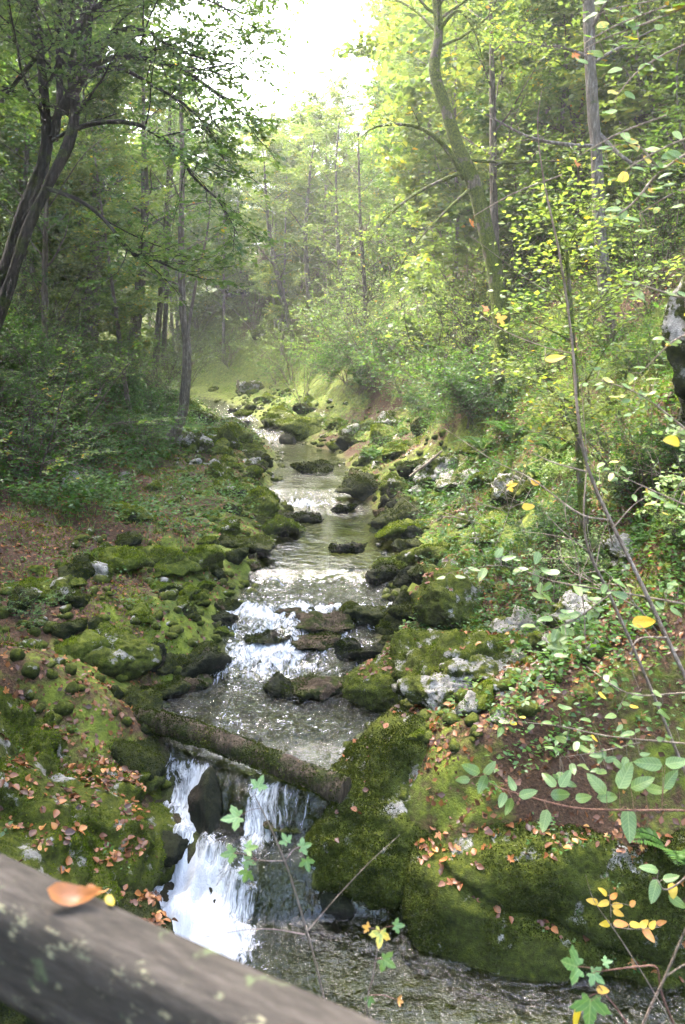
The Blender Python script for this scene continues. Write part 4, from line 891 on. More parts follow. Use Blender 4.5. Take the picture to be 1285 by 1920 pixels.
for (u, v, s, lab) in [(1262, 1600, .8, 'green fern beside the black face of the near boulder'), (1275, 1700, .7, 'lower fern at the right edge below the other fern'), (960, 820, 1.5, 'large fern below the mossy crooked trunk'), (905, 845, 1.3, 'fern left of the large fern on the right bank'), (1040, 850, 1.3, 'fern right of the large fern on the right bank'), (1015, 900, 1.1, 'fern above the long limestone outcrop'), (700, 860, 1.2, 'fern on the right shore near the little fall')]:
    P = hit(u, v, True)
    if v > 1500: P = at(u, v, 5.9)
    if first: fp.location = P; fp.scale = (s,) * 3; fp['label'] = lab; first = False
    else: dup(fp, P, rng.uniform(0, 6), lab, None, s)
# ------------------------------------------------------------------ leaf litter, herbs, grass, moss on the ground (nobody could count them)
def gnormal(x, y, e=.05):
    return norm(np.stack([ground(x - e, y) - ground(x + e, y), ground(x, y - e) - ground(x, y + e), np.full(np.shape(x), 2 * e)], -1))
def bank_points(n, y0, y1, side_, dmax, pw=1.0, d0=.15):
    y = np.exp(rng.uniform(math.log(y0), math.log(y1), n)); l, r = edges(y); d = d0 + (dmax - d0) * rng.random(n) ** pw
    return (l - d if side_ < 0 else r + d), y
def lit_field(x, y): return .5 + .5 * fbm(p3(x, y, 3), .55, 3) + .25 * fbm(p3(x, y, 8), 2.2, 2)
big_tops = [(k, BIG[k]) for k in ('slab', 'lobe', 'over', 'shelf', 'left', 'left2')]
G = Geo()
for n, y0, y1, sd, dm, thr in ((46000, 5, 26, -1, 8.5, .30), (7000, 20, 46, -1, 7, .5), (24000, 5.5, 22, 1, 5.5, .44), (5000, 20, 46, 1, 7, .55)):
    x, y = bank_points(n, y0, y1, sd, dm); k = lit_field(x, y) + rng.normal(size=n) * .12 > thr; x, y = x[k], y[k]
    nn = gnormal(x, y); P = np.stack([x, y, ground(x, y) + .008], -1); N2 = norm(nn + rng.normal(size=P.shape) * .38)
    leaves(G, P, np.cross(N2, rng.normal(size=P.shape)), N2, rng.uniform(.025, .085, len(x)), W=.7, fold=.4, val=np.clip(rng.beta(2, 2.9, len(x)), 0, 1))
n = 4200; x, y = rng.uniform(.7, 3.8, n), rng.uniform(6.7, 9.3, n); k = fbm(p3(x, y, 61), 1.6, 3) > -.15; x, y = x[k], y[k]; nn = gnormal(x, y); P = np.stack([x, y, ground(x, y) + .01], -1); N2 = norm(nn + rng.normal(size=P.shape) * .4)
leaves(G, P, np.cross(N2, rng.normal(size=P.shape)), N2, rng.uniform(.025, .085, len(x)), W=.75, fold=.5, val=np.clip(rng.beta(2, 2.5, len(x)), 0, 1), fine=True)
for key, n in (('slab', 1500), ('left', 1400), ('left2', 1100), ('over', 200), ('shelf', 500), ('lobe', 90)):
    V, T = BIG[key]
    P, nn = sample(V, T, n * 3, lambda nr, c: np.clip((nr[:, 2] - .55) * 3, 0, 1) * (.03 + (fbm(c + 3, 1.8, 4) > -.05)) * (nr[:, 2] > .84)); P, nn = P[:n], nn[:n]
    N2 = norm(nn + rng.normal(size=P.shape) * .35); leaves(G, P + nn * .012, np.cross(N2, rng.normal(size=P.shape)), N2, rng.uniform(.025, .085, n), W=.75, fold=.5, val=np.clip(rng.beta(2, 2.5, n), 0, 1), fine=True)
link('leaf_litter', G.mesh('leaf_litter', [M['dead']], False), kind='stuff', label='fallen brown and orange leaves strewn over the banks', category='leaf litter')
# low herbs: little rosettes on short stalks
G = Geo()
def herbs(x, y, z, hgt, lf, nleaf=6):
    n = len(x); b = np.stack([x, y, z], -1); m = nleaf; B = np.repeat(b, m, 0); N_ = n * m
    az = rng.uniform(0, 6.28, N_); hh = np.repeat(hgt, m) * rng.uniform(.35, 1.0, N_); off = np.stack([np.cos(az), np.sin(az), 0 * az], 1)
    P = B + off * (hh * .35)[:, None] + UP * hh[:, None]; D = off + UP * rng.normal(size=(N_, 1)) * .3
    v = np.repeat(np.clip(.42 + .25 * fbm(b, .7, 2) + rng.normal(size=n) * .14, 0, 1), m)
    leaves(G, P, D, UP + rng.normal(size=P.shape) * .35, np.repeat(lf, m) * rng.uniform(.6, 1.2, N_), W=.6, val=v)
for n, y0, y1, sd, dm, hs, ls, thr in ((7000, 5.5, 28, -1, 9, (.03, .16), (.03, .06), .0), (10000, 12.5, 30, -1, 11, (.1, .5), (.05, .09), -.12), (15000, 6.3, 20, 1, 7, (.04, .28), (.035, .08), -.2), (17000, 14, 58, 1, 14, (.1, .6), (.05, .10), -.2), (6000, 24, 60, -1, 12, (.1, .45), (.06, .1), -.15)):
    x, y = bank_points(n, y0, y1, sd, dm, .8, .35); k = fbm(p3(x, y, 21), .7, 3) + rng.normal(size=n) * .15 > thr; x, y = x[k], y[k]
    s = rng.random(len(x)); herbs(x, y, ground(x, y), hs[0] + (hs[1] - hs[0]) * s, ls[0] + (ls[1] - ls[0]) * s)
for n, xa, xb, ya, yb in ((7000, -11, -4.2, 12.5, 25), (8000, 1.5, 14, 28, 62)):
    x, y = rng.uniform(xa, xb, n), rng.uniform(ya, yb, n); l, r = edges(y); k = (x < l - 2.2) | (x > r + 2); x, y = x[k], y[k]; s = rng.random(len(x)); herbs(x, y, ground(x, y), (.08 + .4 * s) * (1 + .01 * y), (.05 + .04 * s) * (1 + .015 * y))
n = 2600; x, y = rng.uniform(.8, 3.9, n), rng.uniform(6.9, 9.6, n); k = fbm(p3(x, y, 71), 1.3, 3) > -.05; x, y = x[k], y[k]; s = rng.random(len(x)); herbs(x, y, ground(x, y), .03 + .16 * s, .03 + .035 * s)
for key, n in (('slab', 260), ('shelf', 260), ('over', 60), ('left', 50)):
    V, T = BIG[key]; P, nn = sample(V, T, n, lambda nr, c: np.clip((nr[:, 2] - .6) * 3, 0, 1) * (fbm(c + 13, 1.2, 2) > .0) * (c[:, 0] > (1.6 if key == 'slab' else -9)))
    herbs(P[:, 0], P[:, 1], P[:, 2], rng.uniform(.02, .14, n), rng.uniform(.025, .05, n))
link('ground_herbs', G.mesh('ground_herbs', [M['herb']], False), kind='stuff', label='low green herbs growing over the banks', category='herbs')
G = Geo()
for n, y0, y1, sd, dm in ((26000, 5.5, 26, -1, 6), (16000, 8, 24, 1, 4.5), (9000, 24, 50, -1, 8), (7000, 24, 46, 1, 6)):
    x, y = bank_points(n, y0, y1, sd, dm, 1, .4); k = fbm(p3(x, y, 41), 1.1, 3) > .18; x, y = x[k], y[k]; m = len(x)
    P = np.stack([x, y, ground(x, y) - .01], -1); D = UP + rng.normal(size=P.shape) * .5
    leaves(G, P, D, rng.normal(size=P.shape), rng.uniform(.06, .17, m) * (1 + .02 * y), W=.06 + .0, fold=.05, val=np.clip(rng.normal(size=m) * .2 + .5, 0, 1))
link('grass', G.mesh('grass', [M['grass']], False), kind='stuff', label='thin grass tufts between the mossy stones', category='grass')
G = Geo()
for n, y0, y1, sd, dm in ((60000, 6, 24, -1, 4.0), (50000, 7, 24, 1, 4)):
    x, y = bank_points(n, y0, y1, sd, dm, 1, .15); f = fbm(p3(x, y, 51), 1.3, 4); k = f > .08; x, y, f = x[k], y[k], f[k]; m = len(x)
    P = np.stack([x, y, ground(x, y) - .004], -1); nn = gnormal(x, y)
    leaves(G, P, nn + rng.normal(size=P.shape) * .7, rng.normal(size=P.shape), rng.uniform(.015, .035, m) * (1 + .03 * y), W=.6, val=np.clip(.5 + .5 * (f - .2) + rng.normal(size=m) * .13, 0, 1))
link('ground_moss', G.mesh('ground_moss', [M['mosstuft']], False), kind='stuff', label='green moss carpet over the stony banks', category='moss')
# ------------------------------------------------------------------ single fallen leaves that can be told on the near rocks
def maple_outline():
    pts = []; lob = [(-2.35, .42), (-1.22, .78), (0, 1.0), (1.22, .78), (2.35, .42)]
    half = [(2.95, .10), (2.62, .36), (2.35, .50), (2.12, .44), (1.84, .36), (1.58, .62), (1.42, .66), (1.22, .88), (1.02, .70), (.90, .72), (.66, .40), (.42, .66), (.30, .70), (.20, .84), (0, 1.05)]
    for a, r in half: pts.append((math.sin(a) * r, math.cos(a) * r))
    for a, r in half[-2::-1]: pts.append((-math.sin(a) * r, math.cos(a) * r))
    return np.array(pts)
MO = maple_outline()
def blade_mesh(name, outline, size, cup, mat, val=.5, wav=.12):
    """a real leaf blade: rim, inner ring and centre, cupped and waved"""
    n = len(outline); c = np.zeros((1, 2)); V2 = np.vstack([outline, outline * .55, c]); r = np.linalg.norm(V2, axis=1); s = rng.uniform(0, 9)
    z = cup * r ** 2 + wav * np.sin(V2[:, 0] * 5 + s) * r * .5 + wav * np.cos(V2[:, 1] * 4 + s) * r * .5 - .08 * (np.abs(V2[:, 0]) < .05)
    V = np.column_stack([V2, z]) * size; i = np.arange(n); j = (i + 1) % n
    v = np.clip(val + np.where(r > .6, .13, 0) * rng.random(len(r)) + rng.normal(size=len(r)) * .04, 0, 1)
    return mesh(name, V, np.stack([i, j, n + j, n + i], 1), np.stack([n + i, n + j, np.full(n, 2 * n)], 1), {'lr': v}, [M[mat]], uv=V2)
def ovate(w=.42, n=9, tip=1.0):
    y = np.linspace(-1, 1, n); x = w * np.sqrt(np.clip(1 - y ** 2, 0, 1)) * (1 - .28 * y)
    y = np.where(y > .6, y + (y - .6) * .35 * tip, y)
    return np.array(list(zip(x, y)) + list(zip(-x[1:-1][::-1], y[1:-1][::-1])))
def orient(o, nrm, dirv):
    from mathutils import Matrix
    n = norm(np.asarray(nrm, float)); d = np.asarray(dirv, float); d = norm(d - n * (d @ n)); s = np.cross(d, n)
    o.rotation_euler = Matrix((s, d, n)).transposed().to_euler()
mpool = [blade_mesh('fallen_leaf', MO, .05, .22 * rng.uniform(-1, 1.4), 'dead', v_) for v_ in (.35, .5, .62, .7, .78, .85, .9, .97)]
opool = [blade_mesh('fallen_leaf', ovate(), .04, .25, 'dead', v_) for v_ in (.4, .6, .75, .9)]
def fallen(key, n, lab, grp, reg):
    V, T = BIG[key]; P, nn = sample(V, T, n, lambda nr, c: np.clip((nr[:, 2] - (.62 if key == 'slab' else .3)) * 2, 0, 1) * reg(c))
    for p, m in zip(P, nn):
        me = (mpool + opool)[rng.integers(12)]; o = link('fallen_leaf', me, None, p + m * .02, label=lab, category='leaf', group=grp)
        orient(o, m + rng.normal(size=3) * .35, rng.normal(size=3)); s = rng.uniform(.65, 1.25); o.scale = (s, s, s)
fallen('left', 46, 'brown fallen leaf lying on the great mossy left rock', 'fallen leaves on the great mossy left rock', lambda c: (c[:, 0] > -3.6) * (fbm(c, 1.6, 2) > 0) + .03)
fallen('left2', 44, 'orange brown fallen leaf on the dark rock by the plunge pool', 'fallen leaves on the dark rock by the plunge pool', lambda c: (fbm(c, 2, 2) > -.1) + .05)
fallen('slab', 50, 'red brown fallen leaf on the limestone top of the huge boulder', 'fallen leaves on the huge boulder', lambda c: (fbm(c + 7, 1.6, 2) > 0) + .04)
# leaves lying on the handrail
def on_rail(u, v, up=.004):
    d = ray(u, v); k = (H0 - up) / -d[2]; return np.array([d[0] * k, d[1] * k, CAMZ - H0 + up])
o = link('curled_leaf', blade_mesh('curled_leaf', ovate(.46), .030, .55, 'dead', .62, .03), None, on_rail(138, 1682, .010), label='large curled red brown leaf lying on the bridge handrail', category='leaf'); orient(o, (.15, -.35, 1), ux * .9 + uy * .55)
o = link('small_leaf', blade_mesh('small_leaf', ovate(.4), .012, .5, 'goldleaf', .85, .05), None, on_rail(178, 1672, .008), label='small orange leaf touching the large curled leaf on the handrail', category='leaf'); orient(o, (.1, -.2, 1), ux)
o = link('pale_leaf', blade_mesh('pale_leaf', ovate(.45), .010, .25, 'goldleaf', .05, .05), None, on_rail(207, 1690, .004), label='small pale cream leaf beside the orange one on the handrail', category='leaf'); orient(o, (0, -.1, 1), ux * .8 - uy * .4)
# ------------------------------------------------------------------ saplings and twigs close to the bridge
PX = .76
def sprig(name, label, cat, stems, lvs, bark='twig', leafmat='fresh', group=None):
    """stems: control points (column,row,distance,radius); lvs: (column,row,distance,size px,kind,value,heading deg,tilt)"""
    S = [path(s, 26) for s in stems]; b0 = S[0][0, :3].copy(); o = thing(name, label, cat, b0)
    for k, s in enumerate(S): link('stem' if k == 0 else 'twig', mesh('stem' if k == 0 else 'twig', *tubes((s[:, :3] - b0)[None], s[None, :, 3], 7, bump=.08), mats=[M[bark]]), o)
    allp = np.vstack([s[:, :3] for s in S])
    for (u, v, Y, px, kind, val, hd, tl) in lvs:
        P = at(u, v, Y); size = px / F0 * Y * .5 * (PX if cat == 'branch' else 1) * (.8 if val >= 2 and name == 'leafy_branch' else 1)
        out = {'m': MO, 'o': ovate(.50), 'n': ovate(.36), 'r': ovate(.62, tip=.6)}[kind]
        a = math.radians(hd); dirv = np.array([math.sin(a), -.25 * abs(math.sin(a * .5 + 1)), math.cos(a)]); nv = np.array([rng.normal() * (.25 if val < 2 else .7), -1.0 + tl, .55 + tl + rng.normal() * .15])
        mt = leafmat if val < 2 else 'goldleaf'; val = val if val < 2 else val - 2
        l = link('leaf', blade_mesh('leaf', out, size, rng.uniform(-.15, .2), mt, val, .10), o, P - b0); orient(l, nv, dirv)
        base = P - norm(dirv - norm(nv) * (dirv @ norm(nv))) * size * (.05 if kind == 'm' else 1.0); j = np.argmin(((allp - base) ** 2).sum(1)); q_ = allp[j]
        if np.linalg.norm(q_ - base) > .004:
            mid = (q_ + base) / 2 + np.array([0, 0, .1 * np.linalg.norm(q_ - base)])
            pc = smooth_path(np.column_stack([np.vstack([q_, mid, base]) - b0, [.0012 * Y / 2.5, .001 * Y / 2.5, .0009 * Y / 2.5]]), 8)
            link('leaf_stalk', mesh('leaf_stalk', *tubes(pc[None, :, :3], pc[None, :, 3], 5), mats=[M['redtwig' if kind == 'm' else bark]]), o)
    return o
sprig('maple_sapling', 'young maple sapling with green leaves in front of the waterfall', 'sapling',
  [[(612, 1890, 2.0, .0035), (588, 1790, 2.0, .0032), (562, 1700, 2.0, .003), (540, 1630, 2.0, .0027), (508, 1552, 2.0, .0022), (478, 1492, 2.0, .0013)],
   [(534, 1614, 2.0, .0018), (505, 1614, 2.0, .0014), (482, 1612, 2.0, .001)], [(534, 1616, 2.0, .0016), (548, 1596, 2.0, .0013), (560, 1588, 2.0, .001)],
   [(572, 1752, 2.0, .0016), (510, 1742, 2.0, .0012), (450, 1745, 2.0, .001), (385, 1757, 2.0, .0007)], [(578, 1744, 2.0, .0018), (632, 1682, 2.0, .0016), (690, 1620, 2.0, .0014), (750, 1565, 2.0, .0009)]],
  [(484, 1475, 2.0, 50, 'm', .42, 20, .1), (446, 1532, 2.0, 68, 'm', .42, 250, .1), (436, 1600, 2.0, 52, 'm', .55, 260, .2), (464, 1590, 2.0, 46, 'm', .58, 60, .3), (462, 1614, 2.0, 44, 'm', .55, 100, .1), (464, 1636, 2.0, 48, 'm', .6, 200, -.1),
   (538, 1578, 2.0, 40, 'm', .42, 350, .2), (566, 1588, 2.0, 46, 'm', .42, 60, .1), (574, 1614, 2.0, 46, 'm', .45, 160, -.1)], 'twig', 'maple')
sprig('maple_sapling', 'yellowing maple seedling above the lower pool beside the huge boulder', 'sapling',
  [[(690, 1935, 1.9, .0025), (688, 1880, 1.9, .0022), (700, 1830, 1.9, .002), (708, 1775, 1.9, .0015), (712, 1745, 1.9, .001)]],
  [(714, 1748, 1.9, 62, 'm', .86, 200, .1), (742, 1736, 1.9, 40, 'm', .5, 80, .1), (720, 1800, 1.9, 60, 'm', .55, 120, .1), (690, 1740, 1.9, 30, 'm', 2.6, 300, 0), (748, 1876, 1.9, 28, 'm', 2.7, 90, .2), (694, 1872, 1.9, 34, 'm', .35, 180, .2)], 'twig', 'maple')
sprig('maple_sapling', 'maple sapling with three large dark green leaves at the lower right', 'sapling',
  [[(1265, 1925, 1.8, .004), (1240, 1860, 1.8, .0035), (1232, 1815, 1.8, .003), (1200, 1812, 1.8, .0025), (1150, 1818, 1.8, .002), (1122, 1822, 1.8, .0012)], [(1182, 1930, 1.8, .003), (1160, 1895, 1.8, .002), (1138, 1868, 1.8, .0015), (1118, 1842, 1.8, .001)]],
  [(1082, 1812, 1.8, 96, 'm', .25, 290, .15), (1112, 1826, 1.8, 58, 'm', .28, 130, .1), (1108, 1880, 1.8, 110, 'm', .28, 185, -.05), (1134, 1804, 1.8, 34, 'm', .22, 60, .4), (1082, 1905, 1.8, 50, 'r', 2.05, 210, 0), (1130, 1856, 1.8, 26, 'r', 2.4, 90, .2)], 'redtwig', 'maple')
sprig('grey_branch', 'bare grey forked branch rising at the lower right corner', 'branch',
  [[(1190, 1960, 1.7, .004), (1215, 1900, 1.7, .004), (1248, 1830, 1.7, .0035), (1278, 1760, 1.7, .003), (1320, 1660, 1.7, .002)], [(1250, 1830, 1.7, .0025), (1285, 1808, 1.7, .002), (1330, 1790, 1.7, .001)]], [], 'twig')
sprig('ash_seedling', 'ash seedling with yellow and pink compound leaves before the dark boulder', 'sapling',
  [[(1282, 1960, 2.6, .003), (1220, 1850, 2.6, .0028), (1160, 1755, 2.6, .0024), (1115, 1690, 2.6, .0014), (1098, 1640, 2.6, .001)], [(1152, 1738, 2.6, .0018), (1190, 1742, 2.6, .0014), (1240, 1738, 2.6, .001)], [(1146, 1720, 2.6, .0015), (1145, 1700, 2.6, .0012), (1142, 1668, 2.6, .0008)]],
  [(1132, 1672, 2.6, 24, 'o', 2.15, 330, .1), (1152, 1680, 2.6, 24, 'o', 2.75, 50, .1), (1112, 1690, 2.6, 26, 'o', 2.35, 290, .1), (1132, 1694, 2.6, 26, 'o', 2.2, 250, .1), (1158, 1698, 2.6, 26, 'o', 2.4, 80, .1), (1186, 1694, 2.6, 26, 'o', 2.72, 70, .1), (1160, 1712, 2.6, 26, 'o', 2.45, 110, .1), (1136, 1732, 2.6, 28, 'o', 2.1, 270, .1),
   (1164, 1732, 2.6, 30, 'o', 2.7, 90, .1), (1192, 1734, 2.6, 26, 'o', 2.2, 90, .1), (1208, 1732, 2.6, 22, 'r', 2.3, 30, .1), (1224, 1734, 2.6, 22, 'r', 2.3, 40, .1), (1216, 1752, 2.6, 34, 'o', 2.72, 150, 0), (1240, 1730, 2.6, 22, 'o', 2.8, 60, 0)], 'twig', 'fresh')
rowL = [(884, 1442, 54, 300), (905, 1470, 50, 200), (960, 1470, 40, 350), (942, 1500, 44, 200), (955, 1512, 46, 190), (990, 1488, 50, 60), (1030, 1462, 48, 330), (1022, 1538, 60, 200), (1060, 1460, 54, 20), (1052, 1490, 60, 80), (1094, 1496, 52, 60), (1120, 1470, 66, 330), (1140, 1494, 60, 70), (1172, 1455, 78, 20), (1180, 1546, 84, 185), (1204, 1468, 66, 50), (1228, 1480, 60, 80), (1256, 1462, 66, 40), (1216, 1432, 70, 280), (1268, 1430, 66, 60), (920, 1440, 44, 40), (868, 1462, 40, 270)]
sprig('hazel_branch', 'long arching branch with pale green oval leaves over the boulder top', 'branch',
  [[(1360, 1530, 2.4, .005), (1285, 1520, 2.5, .0045), (1180, 1519, 2.5, .004), (1080, 1515, 2.6, .0035), (985, 1492, 2.6, .003), (930, 1474, 2.6, .002), (900, 1456, 2.6, .001)]],
  [(u, v, 2.55, px, 'o', float(rng.uniform(.25, .7)), hd, float(rng.uniform(0, .35))) for u, v, px, hd in rowL], 'redtwig', 'fresh')
sprig('dogwood_shoot', 'broad leaved green shoot right of the dark boulder face', 'branch',
  [[(1350, 1560, 2.3, .004), (1290, 1640, 2.3, .0035), (1250, 1668, 2.3, .003), (1232, 1650, 2.3, .001)]],
  [(1218, 1628, 2.3, 52, 'o', .45, 300, .5), (1228, 1670, 2.3, 64, 'o', .4, 200, .1), (1258, 1646, 2.3, 44, 'o', .5, 60, .3), (1270, 1690, 2.3, 56, 'o', .5, 120, .2), (1262, 1670, 2.3, 40, 'r', 2.2, 180, 0)], 'twig', 'fresh')
sprig('tall_sapling', 'tall thin bare sapling leaning across the right bank', 'sapling',
  [[(1400, 1480, 3.0, .011), (1285, 1268, 3.1, .0095), (1205, 1098, 3.2, .0085), (1112, 905, 3.3, .0075), (1085, 790, 3.3, .0065), (1074, 650, 3.4, .0055), (1050, 480, 3.4, .0045), (1022, 350, 3.4, .0035), (1008, 240, 3.4, .0022), (1016, 170, 3.4, .001)],
   [(1140, 975, 3.2, .004), (1085, 962, 3.2, .0035), (1000, 900, 3.3, .003), (920, 860, 3.3, .0022), (822, 795, 3.4, .001)], [(1098, 884, 3.3, .004), (1040, 868, 3.3, .003), (1000, 850, 3.3, .0015)],
   [(1078, 664, 3.4, .003), (1020, 650, 3.4, .0025), (950, 622, 3.4, .002), (900, 590, 3.5, .0012)], [(1060, 560, 3.4, .002), (1000, 530, 3.4, .0015), (880, 440, 3.5, .0008)], [(1250, 1195, 3.1, .004), (1195, 1200, 3.0, .003), (1185, 1250, 3.0, .002), (1198, 1290, 3.0, .0015)], [(1150, 990, 3.2, .003), (1185, 950, 3.2, .002), (1215, 930, 3.2, .001)]],
  [(1208, 1166, 3.1, 46, 'o', 2.3, 90, .1), (1040, 672, 3.3, 34, 'o', 2.1, 80, .1), (955, 912, 3.3, 34, 'm', 2.3, 80, .2), (1004, 905, 3.3, 26, 'o', 2.5, 60, .2), (936, 598, 3.4, 34, 'm', 2.4, 60, .1), (914, 580, 3.4, 26, 'm', 2.8, 320, .1), (990, 950, 3.3, 28, 'o', 2.2, 70, .1)], 'twig', 'fresh')
sprig('bare_sapling', 'second bare brown sapling standing lower on the right bank', 'sapling',
  [[(1330, 1560, 3.6, .008), (1220, 1290, 3.6, .0075), (1150, 1130, 3.7, .007), (1105, 1035, 3.7, .0065), (1095, 960, 3.7, .005), (1100, 860, 3.8, .003), (1090, 720, 3.8, .0015)], [(1104, 1035, 3.7, .003), (1060, 1000, 3.7, .002), (1020, 960, 3.7, .001)], [(1118, 1060, 3.7, .003), (1128, 1010, 3.7, .002), (1140, 980, 3.7, .001)]], [], 'twig')
# leafy boughs hanging in at the right and the upper right corner
def bough(label, st, n, px, vals, mat, kind='o', spread=46, cat='branch'):
    lv = []; Ps = [path(s, 40) for s in st]
    for i in range(n):
        s = st[rng.integers(len(st))]; s2 = smooth_path(s, 40); k = rng.integers(4, 40); u, v, Y = s2[k, :3]
        a = rng.uniform(-1, 1); lv.append((u + a * spread * .5, v + rng.normal() * spread * .4 + 8, Y, px * rng.uniform(.6, 1.3), kind, float(vals(rng)), float(90 * np.sign(a) + rng.normal() * 50 + 30 * np.sign(a)), float(rng.uniform(.1, .75))))
    return sprig('leafy_branch', label, cat, st, lv, 'twig', mat)
mixv = lambda r: (2 + r.random() * .6) if r.random() < .03 else r.uniform(.2, .95)
Y0 = 3.6
bough('leafy bough with green and gold leaves in the upper right corner', [[(1360, -30, Y0, .006), (1270, 20, Y0, .005), (1200, 48, Y0, .004), (1140, 70, Y0, .003), (1096, 92, Y0, .0015)], [(1340, 60, Y0, .005), (1250, 100, Y0, .004), (1190, 140, Y0, .003), (1150, 190, Y0, .0015)], [(1290, -20, Y0, .004), (1230, 0, Y0, .003), (1160, 14, Y0, .002), (1110, 30, Y0, .001)]], 52, 30, mixv, 'fresh', 'r', 40)
bough('drooping bough with round green leaves at the right edge', [[(1370, 240, Y0, .007), (1285, 290, Y0, .006), (1230, 330, Y0, .005), (1190, 378, Y0, .004), (1150, 410, Y0, .002)], [(1340, 350, Y0, .005), (1270, 360, Y0, .004), (1200, 400, Y0, .002)], [(1240, 320, Y0, .004), (1190, 270, Y0, .003), (1130, 280, Y0, .0015)]], 48, 32, mixv, 'fresh', 'r', 44)
bough('sparse bough with gold and green leaves before the pale crag', [[(1370, 560, 3.3, .006), (1290, 560, 3.3, .005), (1220, 540, 3.3, .003), (1170, 525, 3.3, .0015)], [(1360, 640, 3.3, .005), (1280, 630, 3.3, .004), (1200, 700, 3.3, .002)]], 28, 30, lambda r: (2 + r.random() * .3) if r.random() < .09 else r.uniform(.3, .9), 'fresh', 'o', 40)
bough('yellow green leafy shoots on the right above the herbs', [[(1370, 880, 3.6, .006), (1280, 800, 3.6, .005), (1200, 740, 3.6, .003), (1120, 710, 3.6, .0015)], [(1370, 980, 3.6, .005), (1270, 940, 3.6, .004), (1180, 900, 3.6, .002), (1130, 880, 3.6, .001)]], 60, 24, lambda r: (2 + r.random() * .3) if r.random() < .035 else r.uniform(.3, .95), 'fresh', 'o', 50)
bough('pale leaved hazel shoots hanging over the right bank', [[(1370, 1150, 3.2, .006), (1270, 1130, 3.3, .005), (1160, 1110, 3.4, .004), (1040, 1090, 3.5, .003), (940, 1060, 3.6, .0015), (820, 1078, 3.7, .001)], [(1150, 1110, 3.4, .003), (1080, 1160, 3.4, .0025), (1010, 1190, 3.5, .001)], [(1370, 1290, 3.1, .005), (1270, 1300, 3.1, .004), (1180, 1300, 3.1, .003), (1100, 1250, 3.2, .0015)]], 84, 34, lambda r: (2 + r.random() * .3) if r.random() < .035 else r.uniform(.2, .8), 'fresh', 'o', 62)
bough('leafy shoots lying over the leaf litter on the boulder top', [[(1340, 1400, 2.9, .005), (1240, 1390, 3.0, .004), (1140, 1380, 3.1, .003), (1040, 1360, 3.2, .002), (930, 1350, 3.3, .001)], [(1200, 1392, 3.0, .003), (1120, 1410, 3.0, .002), (1050, 1420, 3.1, .001)]], 44, 30, lambda r: (2 + r.random() * .5) if r.random() < .1 else r.uniform(.2, .8), 'fresh', 'o', 56)
for (u, v, Y, px, kd, vl, hd, lab) in [(1170, 330, 3.0, 28, 'r', 2.05, 10, 'broad yellow leaf with brown spot hanging by the straight trunk'), (1078, 102, 3.0, 26, 'm', 2.95, 150, 'curled orange brown leaf hanging at the upper right'), (1080, 306, 3.0, 24, 'm', 2.95, 70, 'reddish brown hanging leaf beside the straight trunk'), (1262, 826, 2.2, 36, 'r', 2.0, 270, 'blurred pale yellow leaf at the right edge'), (884, 418, 3.2, 24, 'm', 2.9, 60, 'orange leaf hanging before the mossy crooked trunk')]:
    sprig('hanging_leaf_twig', lab, 'twig', [[(u + 170, v - 90, Y, .0032), (u + 90, v - 60, Y, .0028), (u + 40, v - 34, Y, .0022), (u + 6, v - 14, Y, .0012)]], [(u, v, Y, px, kd, vl, hd, .1)], 'twig', 'fresh')
for i in range(16):
    x, y = rng.uniform(1.7, 3.9), rng.uniform(6.8, 11.5); b = np.array([x, y, gz(x, y) - .05]); C = curves(b[None] * 0, np.array([[rng.normal() * .7 - .25, rng.normal() * .4, 1.0]]), rng.uniform(.8, 2.0), 14, .07, -.03); 
    o = thing('bare_twig', 'thin bare pale twig among the right bank leaves', 'twig', b, group='bare twigs on the right bank')
    link('stem', mesh('stem', *tubes(C, np.linspace(.008, .002, 14)[None], 5), mats=[M['twig']]), o)
    P, T, t, _ = spawn(C, 5, .3, .95); C2 = curves(P, T + rng.normal(size=P.shape) * .6, .45, 6, .12, .02)
    for c_ in C2: link('side_twig', mesh('side_twig', *tubes(c_[None], np.linspace(.004, .0015, 6)[None], 4), mats=[M['twig']]), o)
# dead wood
for lab, st in [('bare dead branch slanting into the right shore beside the limestone block', [(768, 893, 17, .03), (800, 870, 17, .035), (828, 846, 17.2, .03)]), ('pale dead snag standing on the sunlit valley floor', [(452, 760, 44, .14), (450, 735, 44, .12), (446, 712, 44, .06)])]:
    s = path(st, 20); b = s[0, :3].copy(); link('dead_branch', mesh('dead_branch', *tubes((s[:, :3] - b)[None], s[None, :, 3], 7, bump=.15), mats=[M['twig']]), None, b, label=lab, category='branch')
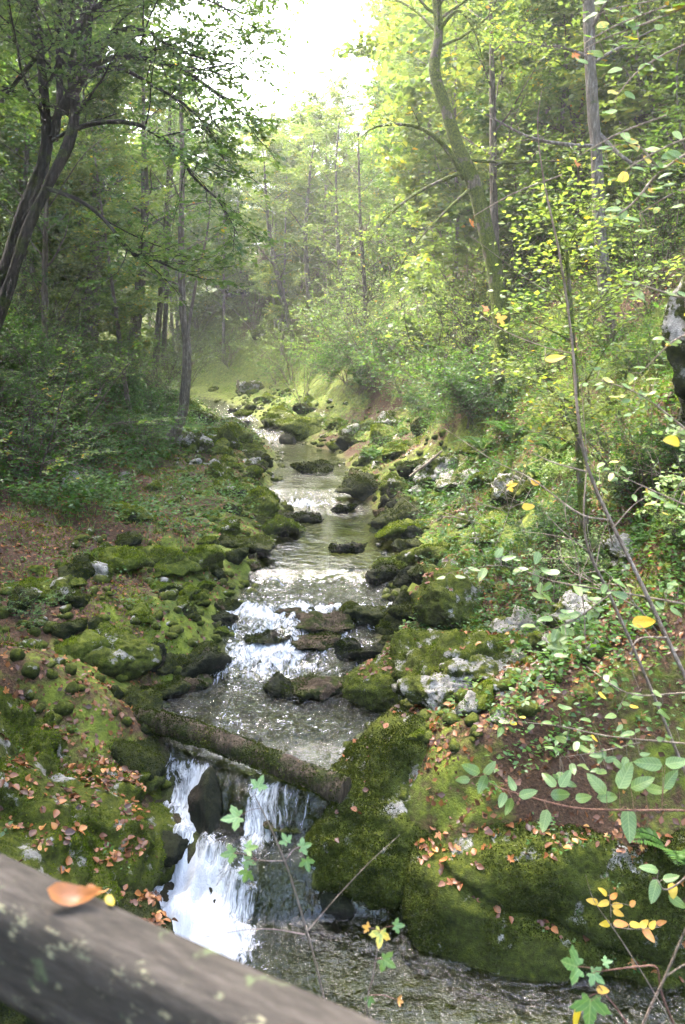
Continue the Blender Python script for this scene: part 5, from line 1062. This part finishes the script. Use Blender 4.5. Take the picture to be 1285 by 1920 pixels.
# ------------------------------------------------------------------ sky, sun, air, camera
SUN_EL, SUN_AZ = math.radians(54), math.radians(-42)     # azimuth measured from straight up the valley (+Y), negative = left
w = bpy.data.worlds.new('World'); SC.world = w; w.use_nodes = True; nt = w.node_tree
sky = nt.nodes.new('ShaderNodeTexSky'); sky.sky_type = 'NISHITA'; sky.sun_disc = False; sky.sun_elevation = SUN_EL; sky.sun_rotation = SUN_AZ
sky.dust_density = 6; sky.air_density = 1.2; sky.ozone_density = 1.0
bg = nt.nodes['Background']; nt.links.new(sky.outputs[0], bg.inputs[0]); bg.inputs[1].default_value = .15
L = bpy.data.lights.new('sun', 'SUN'); L.energy = 1.2; L.angle = math.radians(12); L.color = (1, .96, .89)
so = bpy.data.objects.new('sun', L); COL.objects.link(so)
sd = Vector((math.sin(SUN_AZ) * math.cos(SUN_EL), math.cos(SUN_AZ) * math.cos(SUN_EL), math.sin(SUN_EL)))
so.rotation_euler = sd.to_track_quat('Z', 'Y').to_euler()
HAZE = .0008
if HAZE:
    hm = bpy.data.materials.new('haze'); hm.use_nodes = True; ht = hm.node_tree; ht.nodes.clear()
    ho = ht.nodes.new('ShaderNodeOutputMaterial'); pv = ht.nodes.new('ShaderNodeVolumePrincipled'); pv.inputs['Color'].default_value = (.95, .97, 1, 1); pv.inputs['Density'].default_value = HAZE; pv.inputs['Anisotropy'].default_value = .45
    ht.links.new(pv.outputs[0], ho.inputs['Volume'])
    me = boxm('haze', (0, 170, 85), (820, 500, 180), 'rail'); me.materials.clear(); me.materials.append(hm)
    link('haze', me, kind='stuff')
cam = bpy.data.cameras.new('camera'); co = bpy.data.objects.new('camera', cam); COL.objects.link(co); SC.camera = co
cam.sensor_fit = 'VERTICAL'; cam.sensor_height = 23.6; cam.lens = 23.6 * F0 / 1920; cam.clip_end = 2000; cam.clip_start = .05
co.location = (0, 0, CAMZ); co.rotation_euler = (PI / 2 - PITCH, 0, 0)
cam.dof.use_dof = True; cam.dof.focus_distance = 10; cam.dof.aperture_fstop = 3.2
SC.view_settings.view_transform = 'Standard'; SC.view_settings.look = 'None'; SC.view_settings.gamma = 1; SC.view_settings.exposure = 4.25
SC.render.engine = 'CYCLES'; cy = SC.cycles
cy.max_bounces = 8; cy.diffuse_bounces = 4; cy.glossy_bounces = 3; cy.transmission_bounces = 6; cy.transparent_max_bounces = 8; cy.volume_bounces = 1
cy.sample_clamp_indirect = 6; cy.sample_clamp_direct = 12; cy.caustics_reflective = False; cy.caustics_refractive = False
cy.use_adaptive_sampling = True; cy.adaptive_threshold = .02
cy.use_denoising = True
try: cy.denoiser = 'OPENIMAGEDENOISE'; cy.denoising_input_passes = 'RGB_ALBEDO_NORMAL'; cy.denoising_prefilter = 'ACCURATE'
except Exception: pass
